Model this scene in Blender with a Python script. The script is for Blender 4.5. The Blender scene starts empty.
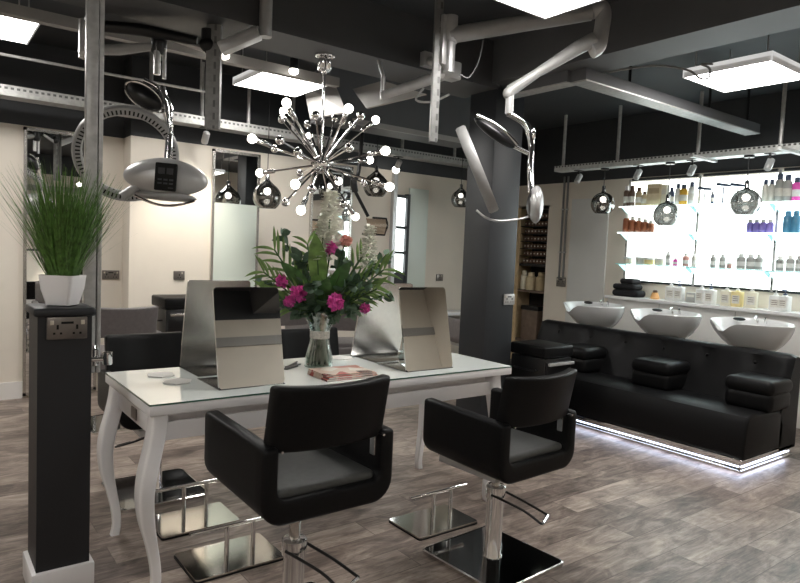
import bpy, bmesh, math, random
from math import pi, sin, cos, sqrt, radians
from mathutils import Matrix, Vector
R = random.Random(7)
SC = bpy.context.scene
COL = SC.collection
# ------------------------------------------------------------------ materials
def mat(name, col, rough=.5, metal=0., var=0., vscale=20., emit=None, estr=0., spec=.5, coat=0., bump=0., bscale=200.):
    m = bpy.data.materials.new(name); m.use_nodes = True
    nt = m.node_tree; b = nt.nodes['Principled BSDF']
    b.inputs['Base Color'].default_value = (*col, 1)
    b.inputs['Roughness'].default_value = rough; b.inputs['Metallic'].default_value = metal
    b.inputs['Specular IOR Level'].default_value = spec
    if coat: b.inputs['Coat Weight'].default_value = coat; b.inputs['Coat Roughness'].default_value = .05
    if emit: b.inputs['Emission Color'].default_value = (*emit, 1); b.inputs['Emission Strength'].default_value = estr
    if var or bump:
        tc = nt.nodes.new('ShaderNodeTexCoord')
        n = nt.nodes.new('ShaderNodeTexNoise'); n.inputs['Scale'].default_value = vscale; n.inputs['Detail'].default_value = 4
        nt.links.new(tc.outputs['Object'], n.inputs['Vector'])
        if var:
            r = nt.nodes.new('ShaderNodeValToRGB')
            r.color_ramp.elements[0].position = .3; r.color_ramp.elements[1].position = .7
            r.color_ramp.elements[0].color = (*[max(0, c*(1-var)) for c in col], 1)
            r.color_ramp.elements[1].color = (*[min(1, c*(1+var)) for c in col], 1)
            nt.links.new(n.outputs['Fac'], r.inputs['Fac']); nt.links.new(r.outputs['Color'], b.inputs['Base Color'])
        if bump:
            n2 = nt.nodes.new('ShaderNodeTexNoise'); n2.inputs['Scale'].default_value = bscale
            nt.links.new(tc.outputs['Object'], n2.inputs['Vector'])
            bp = nt.nodes.new('ShaderNodeBump'); bp.inputs['Strength'].default_value = bump; bp.inputs['Distance'].default_value = .002
            nt.links.new(n2.outputs['Fac'], bp.inputs['Height']); nt.links.new(bp.outputs['Normal'], b.inputs['Normal'])
    return m
def glassy(name, tint, gloss=.12, rough=.02, gcol=(1,1,1)):
    m = bpy.data.materials.new(name); m.use_nodes = True; nt = m.node_tree
    nt.nodes.remove(nt.nodes['Principled BSDF']); out = nt.nodes['Material Output']
    t = nt.nodes.new('ShaderNodeBsdfTransparent'); t.inputs['Color'].default_value = (*tint, 1)
    g = nt.nodes.new('ShaderNodeBsdfGlossy'); g.inputs['Roughness'].default_value = rough; g.inputs['Color'].default_value = (*gcol, 1)
    lw = nt.nodes.new('ShaderNodeLayerWeight'); lw.inputs['Blend'].default_value = .35
    mr = nt.nodes.new('ShaderNodeMapRange'); mr.inputs['To Min'].default_value = gloss; mr.inputs['To Max'].default_value = min(1, gloss+.6)
    nt.links.new(lw.outputs['Facing'], mr.inputs['Value'])
    mx = nt.nodes.new('ShaderNodeMixShader')
    nt.links.new(mr.outputs['Result'], mx.inputs['Fac']); nt.links.new(t.outputs[0], mx.inputs[1]); nt.links.new(g.outputs[0], mx.inputs[2])
    nt.links.new(mx.outputs[0], out.inputs['Surface'])
    return m
def floor_mat():
    m = bpy.data.materials.new('wood_plank_vinyl'); m.use_nodes = True; nt = m.node_tree; b = nt.nodes['Principled BSDF']
    N, L = nt.nodes.new, nt.links.new
    tc = N('ShaderNodeTexCoord')
    br = N('ShaderNodeTexBrick'); br.offset = .37; br.offset_frequency = 2
    br.inputs['Scale'].default_value = 1; br.inputs['Brick Width'].default_value = 1.15; br.inputs['Row Height'].default_value = .185
    br.inputs['Mortar Size'].default_value = .0022; br.inputs['Mortar Smooth'].default_value = .3; br.inputs['Bias'].default_value = 0
    br.inputs['Color1'].default_value = (0,0,0,1); br.inputs['Color2'].default_value = (1,1,1,1); br.inputs['Mortar'].default_value = (.5,.5,.5,1)
    L(tc.outputs['Object'], br.inputs['Vector'])
    # shift noise per plank
    sc = N('ShaderNodeVectorMath'); sc.operation = 'SCALE'; sc.inputs['Scale'].default_value = 7
    L(br.outputs['Color'], sc.inputs[0])
    ad = N('ShaderNodeVectorMath'); ad.operation = 'ADD'; L(tc.outputs['Object'], ad.inputs[0]); L(sc.outputs[0], ad.inputs[1])
    mp = N('ShaderNodeMapping'); mp.inputs['Scale'].default_value = (2.6, 6, 1); L(ad.outputs[0], mp.inputs['Vector'])
    n1 = N('ShaderNodeTexNoise'); n1.inputs['Scale'].default_value = 1.6; n1.inputs['Detail'].default_value = 9; n1.inputs['Roughness'].default_value = .68; n1.inputs['Distortion'].default_value = .8
    L(mp.outputs[0], n1.inputs['Vector'])
    mp2 = N('ShaderNodeMapping'); mp2.inputs['Scale'].default_value = (5, 55, 1); L(ad.outputs[0], mp2.inputs['Vector'])
    n2 = N('ShaderNodeTexNoise'); n2.inputs['Scale'].default_value = 1.5; n2.inputs['Detail'].default_value = 6; n2.inputs['Roughness'].default_value = .7
    L(mp2.outputs[0], n2.inputs['Vector'])
    mix = N('ShaderNodeMath'); mix.operation = 'MULTIPLY_ADD'; mix.inputs[1].default_value = .35; L(n2.outputs['Fac'], mix.inputs[0]); 
    m2 = N('ShaderNodeMath'); m2.operation = 'MULTIPLY'; m2.inputs[1].default_value = .70; L(n1.outputs['Fac'], m2.inputs[0]); L(m2.outputs[0], mix.inputs[2])
    m3 = N('ShaderNodeMath'); m3.operation = 'MULTIPLY_ADD'; m3.inputs[1].default_value = .16; L(br.outputs['Color'], m3.inputs[0]); L(mix.outputs[0], m3.inputs[2])
    rp = N('ShaderNodeValToRGB'); cr = rp.color_ramp
    cr.elements[0].position = .44; cr.elements[0].color = (.070,.053,.045,1)
    cr.elements[1].position = .80; cr.elements[1].color = (.53,.45,.385,1)
    e = cr.elements.new(.57); e.color = (.19,.148,.126,1)
    e = cr.elements.new(.68); e.color = (.335,.272,.232,1)
    L(m3.outputs[0], rp.inputs['Fac'])
    mm = N('ShaderNodeMix'); mm.data_type = 'RGBA'; mm.blend_type = 'MULTIPLY'
    L(br.outputs['Fac'], mm.inputs['Factor']); L(rp.outputs['Color'], mm.inputs['A']); mm.inputs['B'].default_value = (.45,.42,.4,1)
    L(mm.outputs['Result'], b.inputs['Base Color'])
    b.inputs['Roughness'].default_value = .38; b.inputs['Specular IOR Level'].default_value = .4
    bp = N('ShaderNodeBump'); bp.inputs['Strength'].default_value = .15; bp.inputs['Distance'].default_value = .002
    L(mix.outputs[0], bp.inputs['Height']); L(bp.outputs['Normal'], b.inputs['Normal'])
    return m
def perf_mat(name, axis, pitch=.055, zc=0, zh=.014, col=(.62,.62,.6)):
    """galvanised metal with a row of punched slots along an axis (object coordinates)"""
    m = mat(name, col, .42, .35, .15, 30); nt = m.node_tree; N, L = nt.nodes.new, nt.links.new
    b = nt.nodes['Principled BSDF']; src = b.inputs['Base Color'].links[0].from_socket
    tc = N('ShaderNodeTexCoord'); sp = N('ShaderNodeSeparateXYZ'); L(tc.outputs['Object'], sp.inputs[0])
    d = N('ShaderNodeMath'); d.operation = 'PINGPONG'; d.inputs[1].default_value = pitch/2; L(sp.outputs[axis], d.inputs[0])
    g = N('ShaderNodeMath'); g.operation = 'LESS_THAN'; g.inputs[1].default_value = pitch*.27; L(d.outputs[0], g.inputs[0])
    other = {'X':'Z','Y':'Z','Z':'X'}[axis]
    s = N('ShaderNodeMath'); s.operation = 'SUBTRACT'; s.inputs[1].default_value = zc; L(sp.outputs[other], s.inputs[0])
    a = N('ShaderNodeMath'); a.operation = 'ABSOLUTE'; L(s.outputs[0], a.inputs[0])
    h = N('ShaderNodeMath'); h.operation = 'LESS_THAN'; h.inputs[1].default_value = zh; L(a.outputs[0], h.inputs[0])
    k = N('ShaderNodeMath'); k.operation = 'MULTIPLY'; L(g.outputs[0], k.inputs[0]); L(h.outputs[0], k.inputs[1])
    mx = N('ShaderNodeMix'); mx.data_type = 'RGBA'; L(k.outputs[0], mx.inputs['Factor']); L(src, mx.inputs['A']); mx.inputs['B'].default_value = (.10,.10,.10,1)
    L(mx.outputs['Result'], b.inputs['Base Color'])
    q = N('ShaderNodeMath'); q.operation = 'MULTIPLY_ADD'; q.inputs[1].default_value = -.35; q.inputs[2].default_value = .35
    L(k.outputs[0], q.inputs[0]); L(q.outputs[0], b.inputs['Metallic'])
    return m
M = dict(
 floor=floor_mat(),
 cream=mat('cream_wall_paint', (.72,.665,.58), .75, 0, .03, 3),
 greywall=mat('pale_grey_paint', (.62,.62,.60), .6, 0, .03, 3),
 dark=mat('charcoal_ceiling_paint', (.036,.039,.043), .6, 0, .12, 2),
 beam=mat('charcoal_beam_lit', (.100,.102,.107), .55, 0, .10, 2),  # beam charcoal lightened for the face lit by the ceiling panel
 beamshade=mat('charcoal_beam_shaded', (.058,.060,.064), .55, 0, .10, 2),  # same charcoal darkened for the beam that gets less light
 column=mat('slate_column_paint', (.022,.025,.029), .5, 0, .06, 2),
 pillar=mat('black_pillar_paint', (.012,.013,.016), .5, 0, .06, 3),
 softgrey=mat('grey_board_paint', (.34,.33,.315), .6, 0, .06, 3),
 white=mat('white_gloss_paint', (.87,.86,.87), .25, 0, .02, 4),
 whitematt=mat('white_satin', (.78,.76,.73), .5, 0, .02, 4),
 black=mat('black_leather', (.0065,.0065,.007), .42, 0, .12, 60, spec=.15, bump=.25, bscale=350),
 blackp=mat('black_plastic', (.008,.008,.009), .3, 0, .05, 30),
 seatlit=mat('black_leather_seat_lit', (.060,.062,.060), .5, 0, .12, 40, bump=.2, bscale=300),  # paler black leather; light on the seat top is put into the colour
 greylea=mat('grey_leather', (.16,.145,.145), .5, 0, .1, 40),
 chrome=mat('chrome', (.82,.82,.83), .07, 1, .03, 10),
 steel=mat('brushed_steel', (.62,.60,.57), .27, 1, .05, 40),
 satin=mat('satin_silver', (.52,.52,.52), .30, .4, .04, 20),
 greyplas=mat('silver_grey_plastic', (.34,.34,.335), .38, .1, .05, 15),
 basesteel=mat('dark_mirror_steel', (.30,.31,.31), .06, 1, .05, 10),
 edge=mat('polished_edge', (.75,.75,.74), .15, 1, .03, 10),
 mirror=mat('mirror_glass', (.88,.89,.88), .015, 1, .01, 2),
 glasstop=mat('white_backed_glass', (.86,.91,.88), .06, 0, .02, 3, coat=.6),
 glassedge=mat('glass_edge_green', (.05,.13,.10), .1, 0, .05, 10),
 led=mat('led_panel', (1,1,1), .5, 0, .01, 3, emit=(1,.97,.93), estr=25),
 bulb=mat('warm_bulb', (1,1,1), .4, 0, .01, 3, emit=(1,.94,.85), estr=9),
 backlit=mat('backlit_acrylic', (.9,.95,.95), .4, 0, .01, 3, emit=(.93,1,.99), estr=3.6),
 ledstrip=mat('cool_led_strip', (1,1,1), .4, 0, .01, 3, emit=(.66,.76,1), estr=9),
 ledsoft=mat('soft_cool_strip', (1,1,1), .4, 0, .01, 3, emit=(.72,.80,1), estr=2.2),
 rim=mat('led_panel_frame_glare', (.80,.80,.80), .5, 0, .05, 6, emit=(1,.98,.95), estr=.13),  # faint emission paints the panel's glare onto its frame
 galv=mat('galvanised_steel', (.50,.50,.49), .40, .4, .14, 30),
 smoke=glassy('smoked_chrome_glass', (.30,.30,.29), .30, .02, (.55,.55,.54)),
 vase=glassy('clear_glass', (.86,.92,.90), .08),
 water=glassy('stem_water', (.32,.42,.32), .04),
 shelfglass=glassy('frosted_shelf_glass', (.80,.95,.95), .05, .15),
 wax=mat('pearl_band', (.62,.60,.54), .5, 0, .25, 120),
 ceramic=mat('white_ceramic', (.68,.69,.69), .12, 0, .02, 5, coat=.4),
 stemg=mat('green_stem', (.055,.12,.03), .5, 0, .3, 30),
 leaf=mat('deep_green_leaf', (.07,.17,.045), .42, 0, .35, 25),
 leaf2=mat('grey_green_eucalyptus', (.085,.15,.09), .55, 0, .3, 25),
 palm=mat('fresh_palm_leaf', (.19,.32,.09), .45, 0, .35, 25),
 grass=mat('grass_blade', (.095,.20,.04), .5, 0, .55, 45),
 pink=mat('magenta_petal', (.82,.12,.46), .55, 0, .35, 60),
 peach=mat('peach_petal', (.90,.45,.38), .55, 0, .25, 60),
 ivory=mat('ivory_petal', (.93,.93,.84), .55, 0, .08, 50),
 wood=mat('light_pine', (.58,.44,.26), .5, 0, .15, 14),
 darkwood=mat('dark_rack_wood', (.012,.010,.010), .5, 0, .3, 14),
 brown=mat('brown_board', (.16,.115,.085), .6, 0, .2, 14),
 pipegrey=mat('conduit_grey', (.19,.19,.185), .45, .2, .08, 20),
 steelplate=mat('footrest_steel', (.62,.60,.56), .10, 1, .05, 10),
 pewter=mat('pewter_plate', (.20,.18,.165), .35, .7, .08, 30),
 slot=mat('socket_slot_black', (.006,.006,.006), .55, 0, .05, 30, spec=.2),
 led_y=mat('switch_rocker', (.55,.50,.42), .4, .3, .05, 30),
 tea=mat('teal_glass_edge', (.52,.86,.88), .2, 0, .1, 10),
 towel=mat('black_towel', (.010,.010,.012), .9, 0, .3, 60, bump=.5, bscale=120),
 paper=mat('magazine_paper', (.80,.77,.72), .45, 0, .06, 60),
 frosted=mat('frosted_pale_glass', (.60,.66,.60), .3, 0, .03, 2),
 hood=glassy('amber_visor', (.62,.50,.40), .12, .05),
)
PALETTE = dict(copper=(.30,.09,.035), tan=(.42,.33,.20), sand=(.62,.52,.34), gold=(.80,.47,.05), navy=(.05,.07,.13), grey=(.42,.42,.40), violet=(.30,.22,.62),
  blue=(.06,.22,.36), pale=(.70,.68,.62), cream=(.78,.74,.60), pink=(.85,.10,.50), rose=(.66,.34,.30), white=(.80,.80,.78), amber=(.78,.42,.16), yellow=(.85,.72,.35), brown=(.13,.075,.05))
for k, c in PALETTE.items(): M['p_'+k] = mat('pack_'+k, c, .35, 0, .08, 30)
def magazine_mat():
    m = bpy.data.materials.new('magazine_cover'); m.use_nodes = True; nt = m.node_tree; b = nt.nodes['Principled BSDF']; N, L = nt.nodes.new, nt.links.new
    tc = N('ShaderNodeTexCoord'); v = N('ShaderNodeTexVoronoi'); v.inputs['Scale'].default_value = 13; L(tc.outputs['Object'], v.inputs['Vector'])
    r = N('ShaderNodeValToRGB'); cr = r.color_ramp; cr.interpolation = 'CONSTANT'
    cr.elements[0].color = (.72,.55,.45,1); cr.elements[1].position = .8; cr.elements[1].color = (.16,.07,.06,1)
    for p, c in ((.25,(.62,.30,.24,1)), (.45,(.80,.72,.62,1)), (.62,(.5,.12,.10,1))): e = cr.elements.new(p); e.color = c
    L(v.outputs['Color'], r.inputs['Fac']); L(r.outputs['Color'], b.inputs['Base Color']); b.inputs['Roughness'].default_value = .25
    return m
M['mag'] = magazine_mat()
perfX = perf_mat('perforated_tray_x', 'X', .042, .056, .009, (.40,.40,.385))
perfY = perf_mat('perforated_tray_y', 'Y', .042, .044, .008, (.66,.68,.66))
perfZ = perf_mat('slotted_channel', 'Z', .075, .012, .007, (.24,.24,.235))
# ------------------------------------------------------------------ mesh helpers
def NB(): return bmesh.new()
def merge(bm, t, T=None):
    if T is not None: bmesh.ops.transform(t, matrix=T, verts=t.verts)
    me = bpy.data.meshes.new('tmp'); t.to_mesh(me); t.free(); bm.from_mesh(me); bpy.data.meshes.remove(me)
def box(bm, x0, x1, y0, y1, z0, z1, bev=0, seg=2, T=None, edges=None):
    t = bmesh.new(); bmesh.ops.create_cube(t, size=1)
    for v in t.verts: v.co = Vector(((x0+x1)/2+v.co.x*(x1-x0), (y0+y1)/2+v.co.y*(y1-y0), (z0+z1)/2+v.co.z*(z1-z0)))
    if bev:
        es = t.edges[:]
        if edges: es = [e for e in es if abs((e.verts[0].co-e.verts[1].co).normalized().dot(Vector(edges))) > .9]
        bmesh.ops.bevel(t, geom=es, offset=bev, segments=seg, profile=.5, affect='EDGES')
    merge(bm, t, T)
def frame(d, hint=None):
    d = d.normalized(); h = Vector(hint) if hint else (Vector((0,0,1)) if abs(d.z) < .95 else Vector((1,0,0)))
    u = (h - d*h.dot(d)).normalized(); return u, d.cross(u)
def tube(bm, pts, r, seg=10, caps=True, sx=1., hint=None):
    P = [Vector(p) for p in pts]; n = len(P); rr = r if isinstance(r, (list, tuple)) else [r]*n
    rings = []; u = None
    for i, p in enumerate(P):
        d = (P[min(i+1, n-1)]-P[max(i-1, 0)])
        if u is None or hint: u, w = frame(d, hint)
        else:
            u = (u - d.normalized()*u.dot(d.normalized())).normalized(); w = d.normalized().cross(u)
        rings.append([bm.verts.new(p+(u*cos(2*pi*k/seg)*sx+w*sin(2*pi*k/seg))*rr[i]) for k in range(seg)])
    for a, b in zip(rings, rings[1:]):
        for k in range(seg): bm.faces.new((a[k], a[(k+1)%seg], b[(k+1)%seg], b[k]))
    if caps:
        bm.faces.new(rings[0][::-1]); bm.faces.new(rings[-1])
def curve(pts, n=6):
    """Catmull-Rom through pts"""
    P = [Vector(p) for p in pts]; out = []
    for i in range(len(P)-1):
        p0, p1, p2, p3 = P[max(i-1,0)], P[i], P[i+1], P[min(i+2, len(P)-1)]
        for k in range(n):
            t = k/n; out.append(.5*((2*p1)+(p2-p0)*t+(2*p0-5*p1+4*p2-p3)*t*t+(3*p1-p0-3*p2+p3)*t**3))
    out.append(P[-1]); return out
def lathe(bm, prof, c=(0,0,0), seg=20, T=None, sq=1., close=True):
    t = bmesh.new(); rings = []
    for r, z in prof: rings.append([t.verts.new((r*cos(2*pi*k/seg), r*sin(2*pi*k/seg)*sq, z)) for k in range(seg)])
    for a, b in zip(rings, rings[1:]):
        for k in range(seg): t.faces.new((a[k], a[(k+1)%seg], b[(k+1)%seg], b[k]))
    if close: t.faces.new(rings[0][::-1]); t.faces.new(rings[-1])
    merge(bm, t, Matrix.Translation(c) @ (T or Matrix.Identity(4)))
def ball(bm, c, r, u=14, v=10, s=(1,1,1), T=None):
    t = bmesh.new(); bmesh.ops.create_uvsphere(t, u_segments=u, v_segments=v, radius=1)
    for q in t.verts: q.co = Vector((q.co.x*r*s[0], q.co.y*r*s[1], q.co.z*r*s[2]))
    merge(bm, t, Matrix.Translation(c) @ (T or Matrix.Identity(4)))
def prism(bm, poly, axis, a, b, bev=0, seg=2):
    """extrude a 2-D outline along axis from a to b (outline in the other two axes, cyclic order)"""
    t = bmesh.new()
    def P(u, v, w): return {'x': (w, u, v), 'y': (u, w, v), 'z': (u, v, w)}[axis]
    A = [t.verts.new(P(*p, a)) for p in poly]; B = [t.verts.new(P(*p, b)) for p in poly]
    n = len(poly); t.faces.new(A); t.faces.new(B[::-1])
    for k in range(n): t.faces.new((A[k], B[k], B[(k+1)%n], A[(k+1)%n]))
    bmesh.ops.recalc_face_normals(t, faces=t.faces)
    if bev:
        es = [e for e in t.edges if len(set(f for f in e.link_faces) & set(fc for fc in t.faces if len(fc.verts) == n)) == 1 and n > 4] if n > 4 else t.edges[:]
        bmesh.ops.bevel(t, geom=es, offset=bev, segments=seg, profile=.5, affect='EDGES')
    merge(bm, t)
def rrect(x0, x1, y0, y1, r, n=5):
    out = []
    for cx, cy, a in ((x1-r, y1-r, 0), (x0+r, y1-r, 90), (x0+r, y0+r, 180), (x1-r, y0+r, 270)):
        for k in range(n+1): t = radians(a+90*k/n); out.append((cx+r*cos(t), cy+r*sin(t)))
    return out
def quad(bm, a, b, c, d): bm.faces.new([bm.verts.new(p) for p in (a, b, c, d)])
ROOT = {}
def obj(name, bm, m, parent=None, world=False, flat=False):
    if parent is not None and world: bmesh.ops.transform(bm, matrix=ROOT[parent.name].inverted(), verts=bm.verts)
    bmesh.ops.recalc_face_normals(bm, faces=bm.faces)
    me = bpy.data.meshes.new(name); bm.to_mesh(me); bm.free()
    if not flat:
        me.polygons.foreach_set('use_smooth', [True]*len(me.polygons))
        try: me.set_sharp_from_angle(angle=radians(38))
        except Exception: pass
    me.materials.append(M[m] if isinstance(m, str) else m)
    o = bpy.data.objects.new(name, me); COL.objects.link(o)
    if parent is not None: o.parent = parent; ROOT[o.name] = ROOT.get(parent.name, Matrix.Identity(4))
    else: ROOT[o.name] = Matrix.Identity(4)
    return o
def tag(o, label, cat, group=None):
    o['label'] = label; o['category'] = cat
    if group: o['group'] = group
    return o
def thing(name, label, cat, loc=(0,0,0), rotz=0, group=None):
    o = bpy.data.objects.new(name, None); COL.objects.link(o); o.empty_display_size = .1
    o.location = loc; o.rotation_euler = (0,0,rotz)
    ROOT[o.name] = Matrix.Translation(loc) @ Matrix.Rotation(rotz, 4, 'Z')
    return tag(o, label, cat, group)
def single(name, bm, m, label, cat, group=None, flat=False):
    """a thing that is one mesh; origin moved to the centre of its base"""
    xs = [v.co.x for v in bm.verts]; ys = [v.co.y for v in bm.verts]; zs = [v.co.z for v in bm.verts]
    c = Vector(((min(xs)+max(xs))/2, (min(ys)+max(ys))/2, min(zs)))
    o = obj(name, bm, m, flat=flat); o.data.transform(Matrix.Translation(-c)); o.location = c
    ROOT[o.name] = Matrix.Translation(c); return tag(o, label, cat, group)
def struct(name, bm, m, parent=None, flat=True):
    o = obj(name, bm, m, parent, flat=flat)
    if parent is None: o['kind'] = 'structure'
    return o
def kids(o): return [c for c in bpy.data.objects if c.parent == o]
def dup(o, loc, rotz=0, label=None):
    def cp(a, par):
        n = a.copy(); COL.objects.link(n); n.parent = par
        for ch in kids(a): cp(ch, n)
        return n
    src = kids(o); n = o.copy(); COL.objects.link(n); n.location = loc; n.rotation_euler = (0,0,rotz)
    for ch in src: cp(ch, n)
    if label: n['label'] = label
    return n
# ------------------------------------------------------------------ room
X0, X1, Y0, Y1, ZC = -2.6, 6.6, -2.2, 6.5, 3.1
WT = 2.385          # top of the pale wall paint
def B(*a, **k):
    bm = NB(); box(bm, *a, **k); return bm
struct('floor', B(X0-.1, X1+.1, Y0-.1, Y1+.1, -.1, 0), 'floor')
struct('ceiling', B(X0-.1, X1+.1, Y0-.1, Y1+.1, ZC, ZC+.1), 'dark')
bm = NB(); box(bm, X0, 1.6, 6.5, 6.6, 0, WT); box(bm, 1.6, X1, 6.25, 6.6, 0, WT); struct('wall_back', bm, 'cream')
bm = NB(); box(bm, X0, 1.6, 6.5, 6.6, WT, ZC); box(bm, 1.6, X1, 6.25, 6.6, WT, ZC); struct('trim_1', bm, 'dark')
bm = NB(); box(bm, X1, X1+.1, Y0, 5.56, 0, WT); box(bm, X1, X1+.1, 6.14, Y1+.1, 0, WT); box(bm, X1, X1+.1, 5.56, 6.14, 2.08, WT); struct('wall_right', bm, 'cream')
struct('trim_2', B(X1, X1+.1, .5, Y1+.1, WT, ZC), 'dark'); struct('trim_13', B(X1, X1+.1, Y0, .5, WT, ZC), 'cream')
struct('wall_left', B(X0-.1, X0, Y0, Y1+.1, 0, WT), 'cream')
struct('trim_3', B(X0-.1, X0, Y0, Y1+.1, WT, ZC), 'dark')
struct('wall_front', B(X0-.1, X1+.1, Y0-.1, Y0, 0, 2.7), 'cream')
struct('trim_4', B(X0-.1, 5.4, Y0-.1, Y0, 2.7, ZC), 'dark'); struct('trim_12', B(5.4, X1+.1, Y0-.1, Y0, 2.7, ZC), 'cream')
struct('baseboard_back', B(X0, .78, 6.48, 6.5, 0, .15), 'whitematt')
struct('baseboard_front', B(X0, X1, Y0, Y0+.02, 0, .15), 'whitematt')
struct('trim_5', B(X0, X1, Y0, Y0+.03, 2.34, 2.46), 'softgrey')
# ceiling beams
bm = NB(); box(bm, X0, 3.72, 3.7, 4.12, 2.745, ZC); struct('trim_6', bm, 'beamshade')
struct('trim_7', B(3.62, 3.96, Y0, 4.12, 2.78, ZC), 'beam')
struct('trim_8', B(3.05, 4.9, 5.2, 5.55, 2.62, ZC), 'beam'); struct('trim_14', B(3.3, 4.9, 5.185, 5.2, 2.61, 2.66), 'softgrey')  # separate pale strip paints the lit lower edge of this far beam
# grey sloping boards of the ceiling recess
def slab(pts, t=.02):
    bm = NB(); A = [bm.verts.new(p) for p in pts]; n = (Vector(pts[1])-Vector(pts[0])).cross(Vector(pts[2])-Vector(pts[0])).normalized()*t
    Bv = [bm.verts.new(Vector(p)+n) for p in pts]; bm.faces.new(A); bm.faces.new(Bv[::-1])
    for k in range(4): bm.faces.new((A[k], Bv[k], Bv[(k+1)%4], A[(k+1)%4]))
    return bm
struct('trim_9', slab([(2.86,5.36,2.92), (3.02,5.07,2.90), (3.01,4.84,2.62), (2.93,5.34,2.62)]), 'softgrey')
struct('trim_10', slab([(3.12,4.93,2.85), (3.14,4.50,2.85), (3.12,3.9,2.64), (3.04,4.58,2.62)]), 'softgrey')
# long lighter batten across the ceiling
struct('trim_11', B(X0, 2.84, 4.69, 4.76, 2.78, 2.85), 'softgrey')
# square column where the beams meet
bm = NB(); box(bm, 3.68, 4.0, 3.7, 4.0, 0, 2.76, bev=.006)
struct('column', bm, 'column', flat=False)
# flush door in the right wall
dr = struct('door_1', B(6.575, 6.60, 4.66, 5.20, 0, 2.17, bev=.004), 'greywall')
# mirrors and panels on the back wall
def wall_mirror(i, x0, x1, z0, z1, y, lab):
    t = thing('wall_mirror', lab, 'mirror', ((x0+x1)/2, y, z0), group=None)
    obj('mirror_glass', B(x0+.02, x1-.02, y-.022, y-.002, z0+.02, z1-.02), 'mirror', t, True)
    bm = NB()
    for a in ((x0, x0+.025, z0, z1), (x1-.025, x1, z0, z1)): box(bm, a[0], a[1], y-.03, y-.001, a[2], a[3])
    box(bm, x0, x1, y-.03, y-.001, z0, z0+.025); box(bm, x0, x1, y-.03, y-.001, z1-.025, z1)
    obj('mirror_frame', bm, 'steel', t, True)
    if i == 2: obj('frosted_panel', B(x0+.02, x1-.02, y-.026, y-.0225, z0+.02, 1.84), 'frosted', t, True)
    return t
wall_mirror(1, .78, 1.38, .02, 2.37, 6.5, 'tall wall mirror behind the potted grass at the far left')
wall_mirror(2, 2.36, 2.86, .98, 2.36, 6.25, 'wall mirror left of the chandelier reflecting a ceiling light')
wall_mirror(3, 3.46, 3.99, .98, 2.36, 6.25, 'wall mirror directly behind the tall white flower spikes')
# shelves reflected in a mirror, built as a glowing niche, and pale glass door between bouquet and column
t = thing('reflected_shelf_niche', 'glowing niche standing in for shelves reflected in a mirror, right of the bouquet', 'shelving', (4.68,6.25,.9))
obj('light_back', B(4.62, 4.75, 6.225, 6.249, 1.18, 2.10), 'backlit', t, True)
obj('side_post', B(4.55, 4.60, 6.19, 6.249, .9, 2.36), 'satin', t, True)
obj('side_post', B(4.755, 4.80, 6.19, 6.249, .9, 2.12), 'column', t, True)
for z in (1.42, 1.72, 2.09): obj('shelf', B(4.60, 4.755, 6.19, 6.249, z-.02, z+.015), 'column', t, True)
obj('lower_panel', B(4.60, 4.755, 6.20, 6.249, .98, 1.18), 'blackp', t, True)
obj('sill', B(4.55, 4.80, 6.16, 6.249, .9, .95), 'softgrey', t, True)
d2 = struct('door_2', B(4.81, 5.10, 6.215, 6.25, 0, 2.20, bev=.004), 'frosted')
# ------------------------------------------------------------------ camera
cam = bpy.data.cameras.new('camera'); co = bpy.data.objects.new('camera', cam); COL.objects.link(co)
cam.sensor_width = 36; cam.sensor_fit = 'HORIZONTAL'; cam.lens = 646/800*36; cam.clip_start = .02
yaw, pit, rol = radians(37.2), radians(3.68), radians(2.43)
fwd = Vector((sin(yaw)*cos(pit), cos(yaw)*cos(pit), -sin(pit))); rt = Vector((cos(yaw), -sin(yaw), 0)); up = rt.cross(fwd)
r2 = rt*cos(rol)+up*sin(rol); u2 = -rt*sin(rol)+up*cos(rol)
mw = Matrix((r2, u2, -fwd)).transposed().to_4x4(); mw.translation = (0,0,1.45); co.matrix_world = mw
SC.camera = co
RZ = -yaw           # turns local x to the camera's right
# ------------------------------------------------------------------ lights in the ceiling
def led(x0, x1, y0, y1, z, lab):
    t = thing('led_panel', lab, 'ceiling light', ((x0+x1)/2, (y0+y1)/2, z), group='square LED ceiling panels')
    obj('diffuser', B(x0+.012, x1-.012, y0+.012, y1-.012, z, z+.01), 'led', t, True)
    bm = NB()
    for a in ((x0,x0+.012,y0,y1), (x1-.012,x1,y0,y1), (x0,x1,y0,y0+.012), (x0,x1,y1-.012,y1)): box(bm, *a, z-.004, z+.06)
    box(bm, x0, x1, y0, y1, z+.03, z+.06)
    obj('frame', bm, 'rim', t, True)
    for sx in (x0+.06, x1-.06):
        for sy in (y0+.06, y1-.06):
            bm = NB(); tube(bm, [(sx,sy,z+.05), (sx,sy,ZC)], .005, 6); obj('hanger', bm, 'galv', t, True)
    return t
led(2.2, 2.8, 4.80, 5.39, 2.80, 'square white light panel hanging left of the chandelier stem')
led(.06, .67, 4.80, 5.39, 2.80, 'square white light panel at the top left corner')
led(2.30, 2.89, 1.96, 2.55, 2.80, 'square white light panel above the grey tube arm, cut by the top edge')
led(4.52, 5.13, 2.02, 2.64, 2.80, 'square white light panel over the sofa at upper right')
led(-.2, .4, -.9, -.3, 2.86, 'added square light panel out of view behind the viewpoint at left')  # this and the next two: unseen panels added for light and mirror reflections
led(4.5, 5.1, -.9, -.3, 2.86, 'added square light panel out of view behind the viewpoint at right')
led(-2.0, -1.4, 2.0, 2.6, 2.86, 'added square light panel out of view near the left wall')
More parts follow.
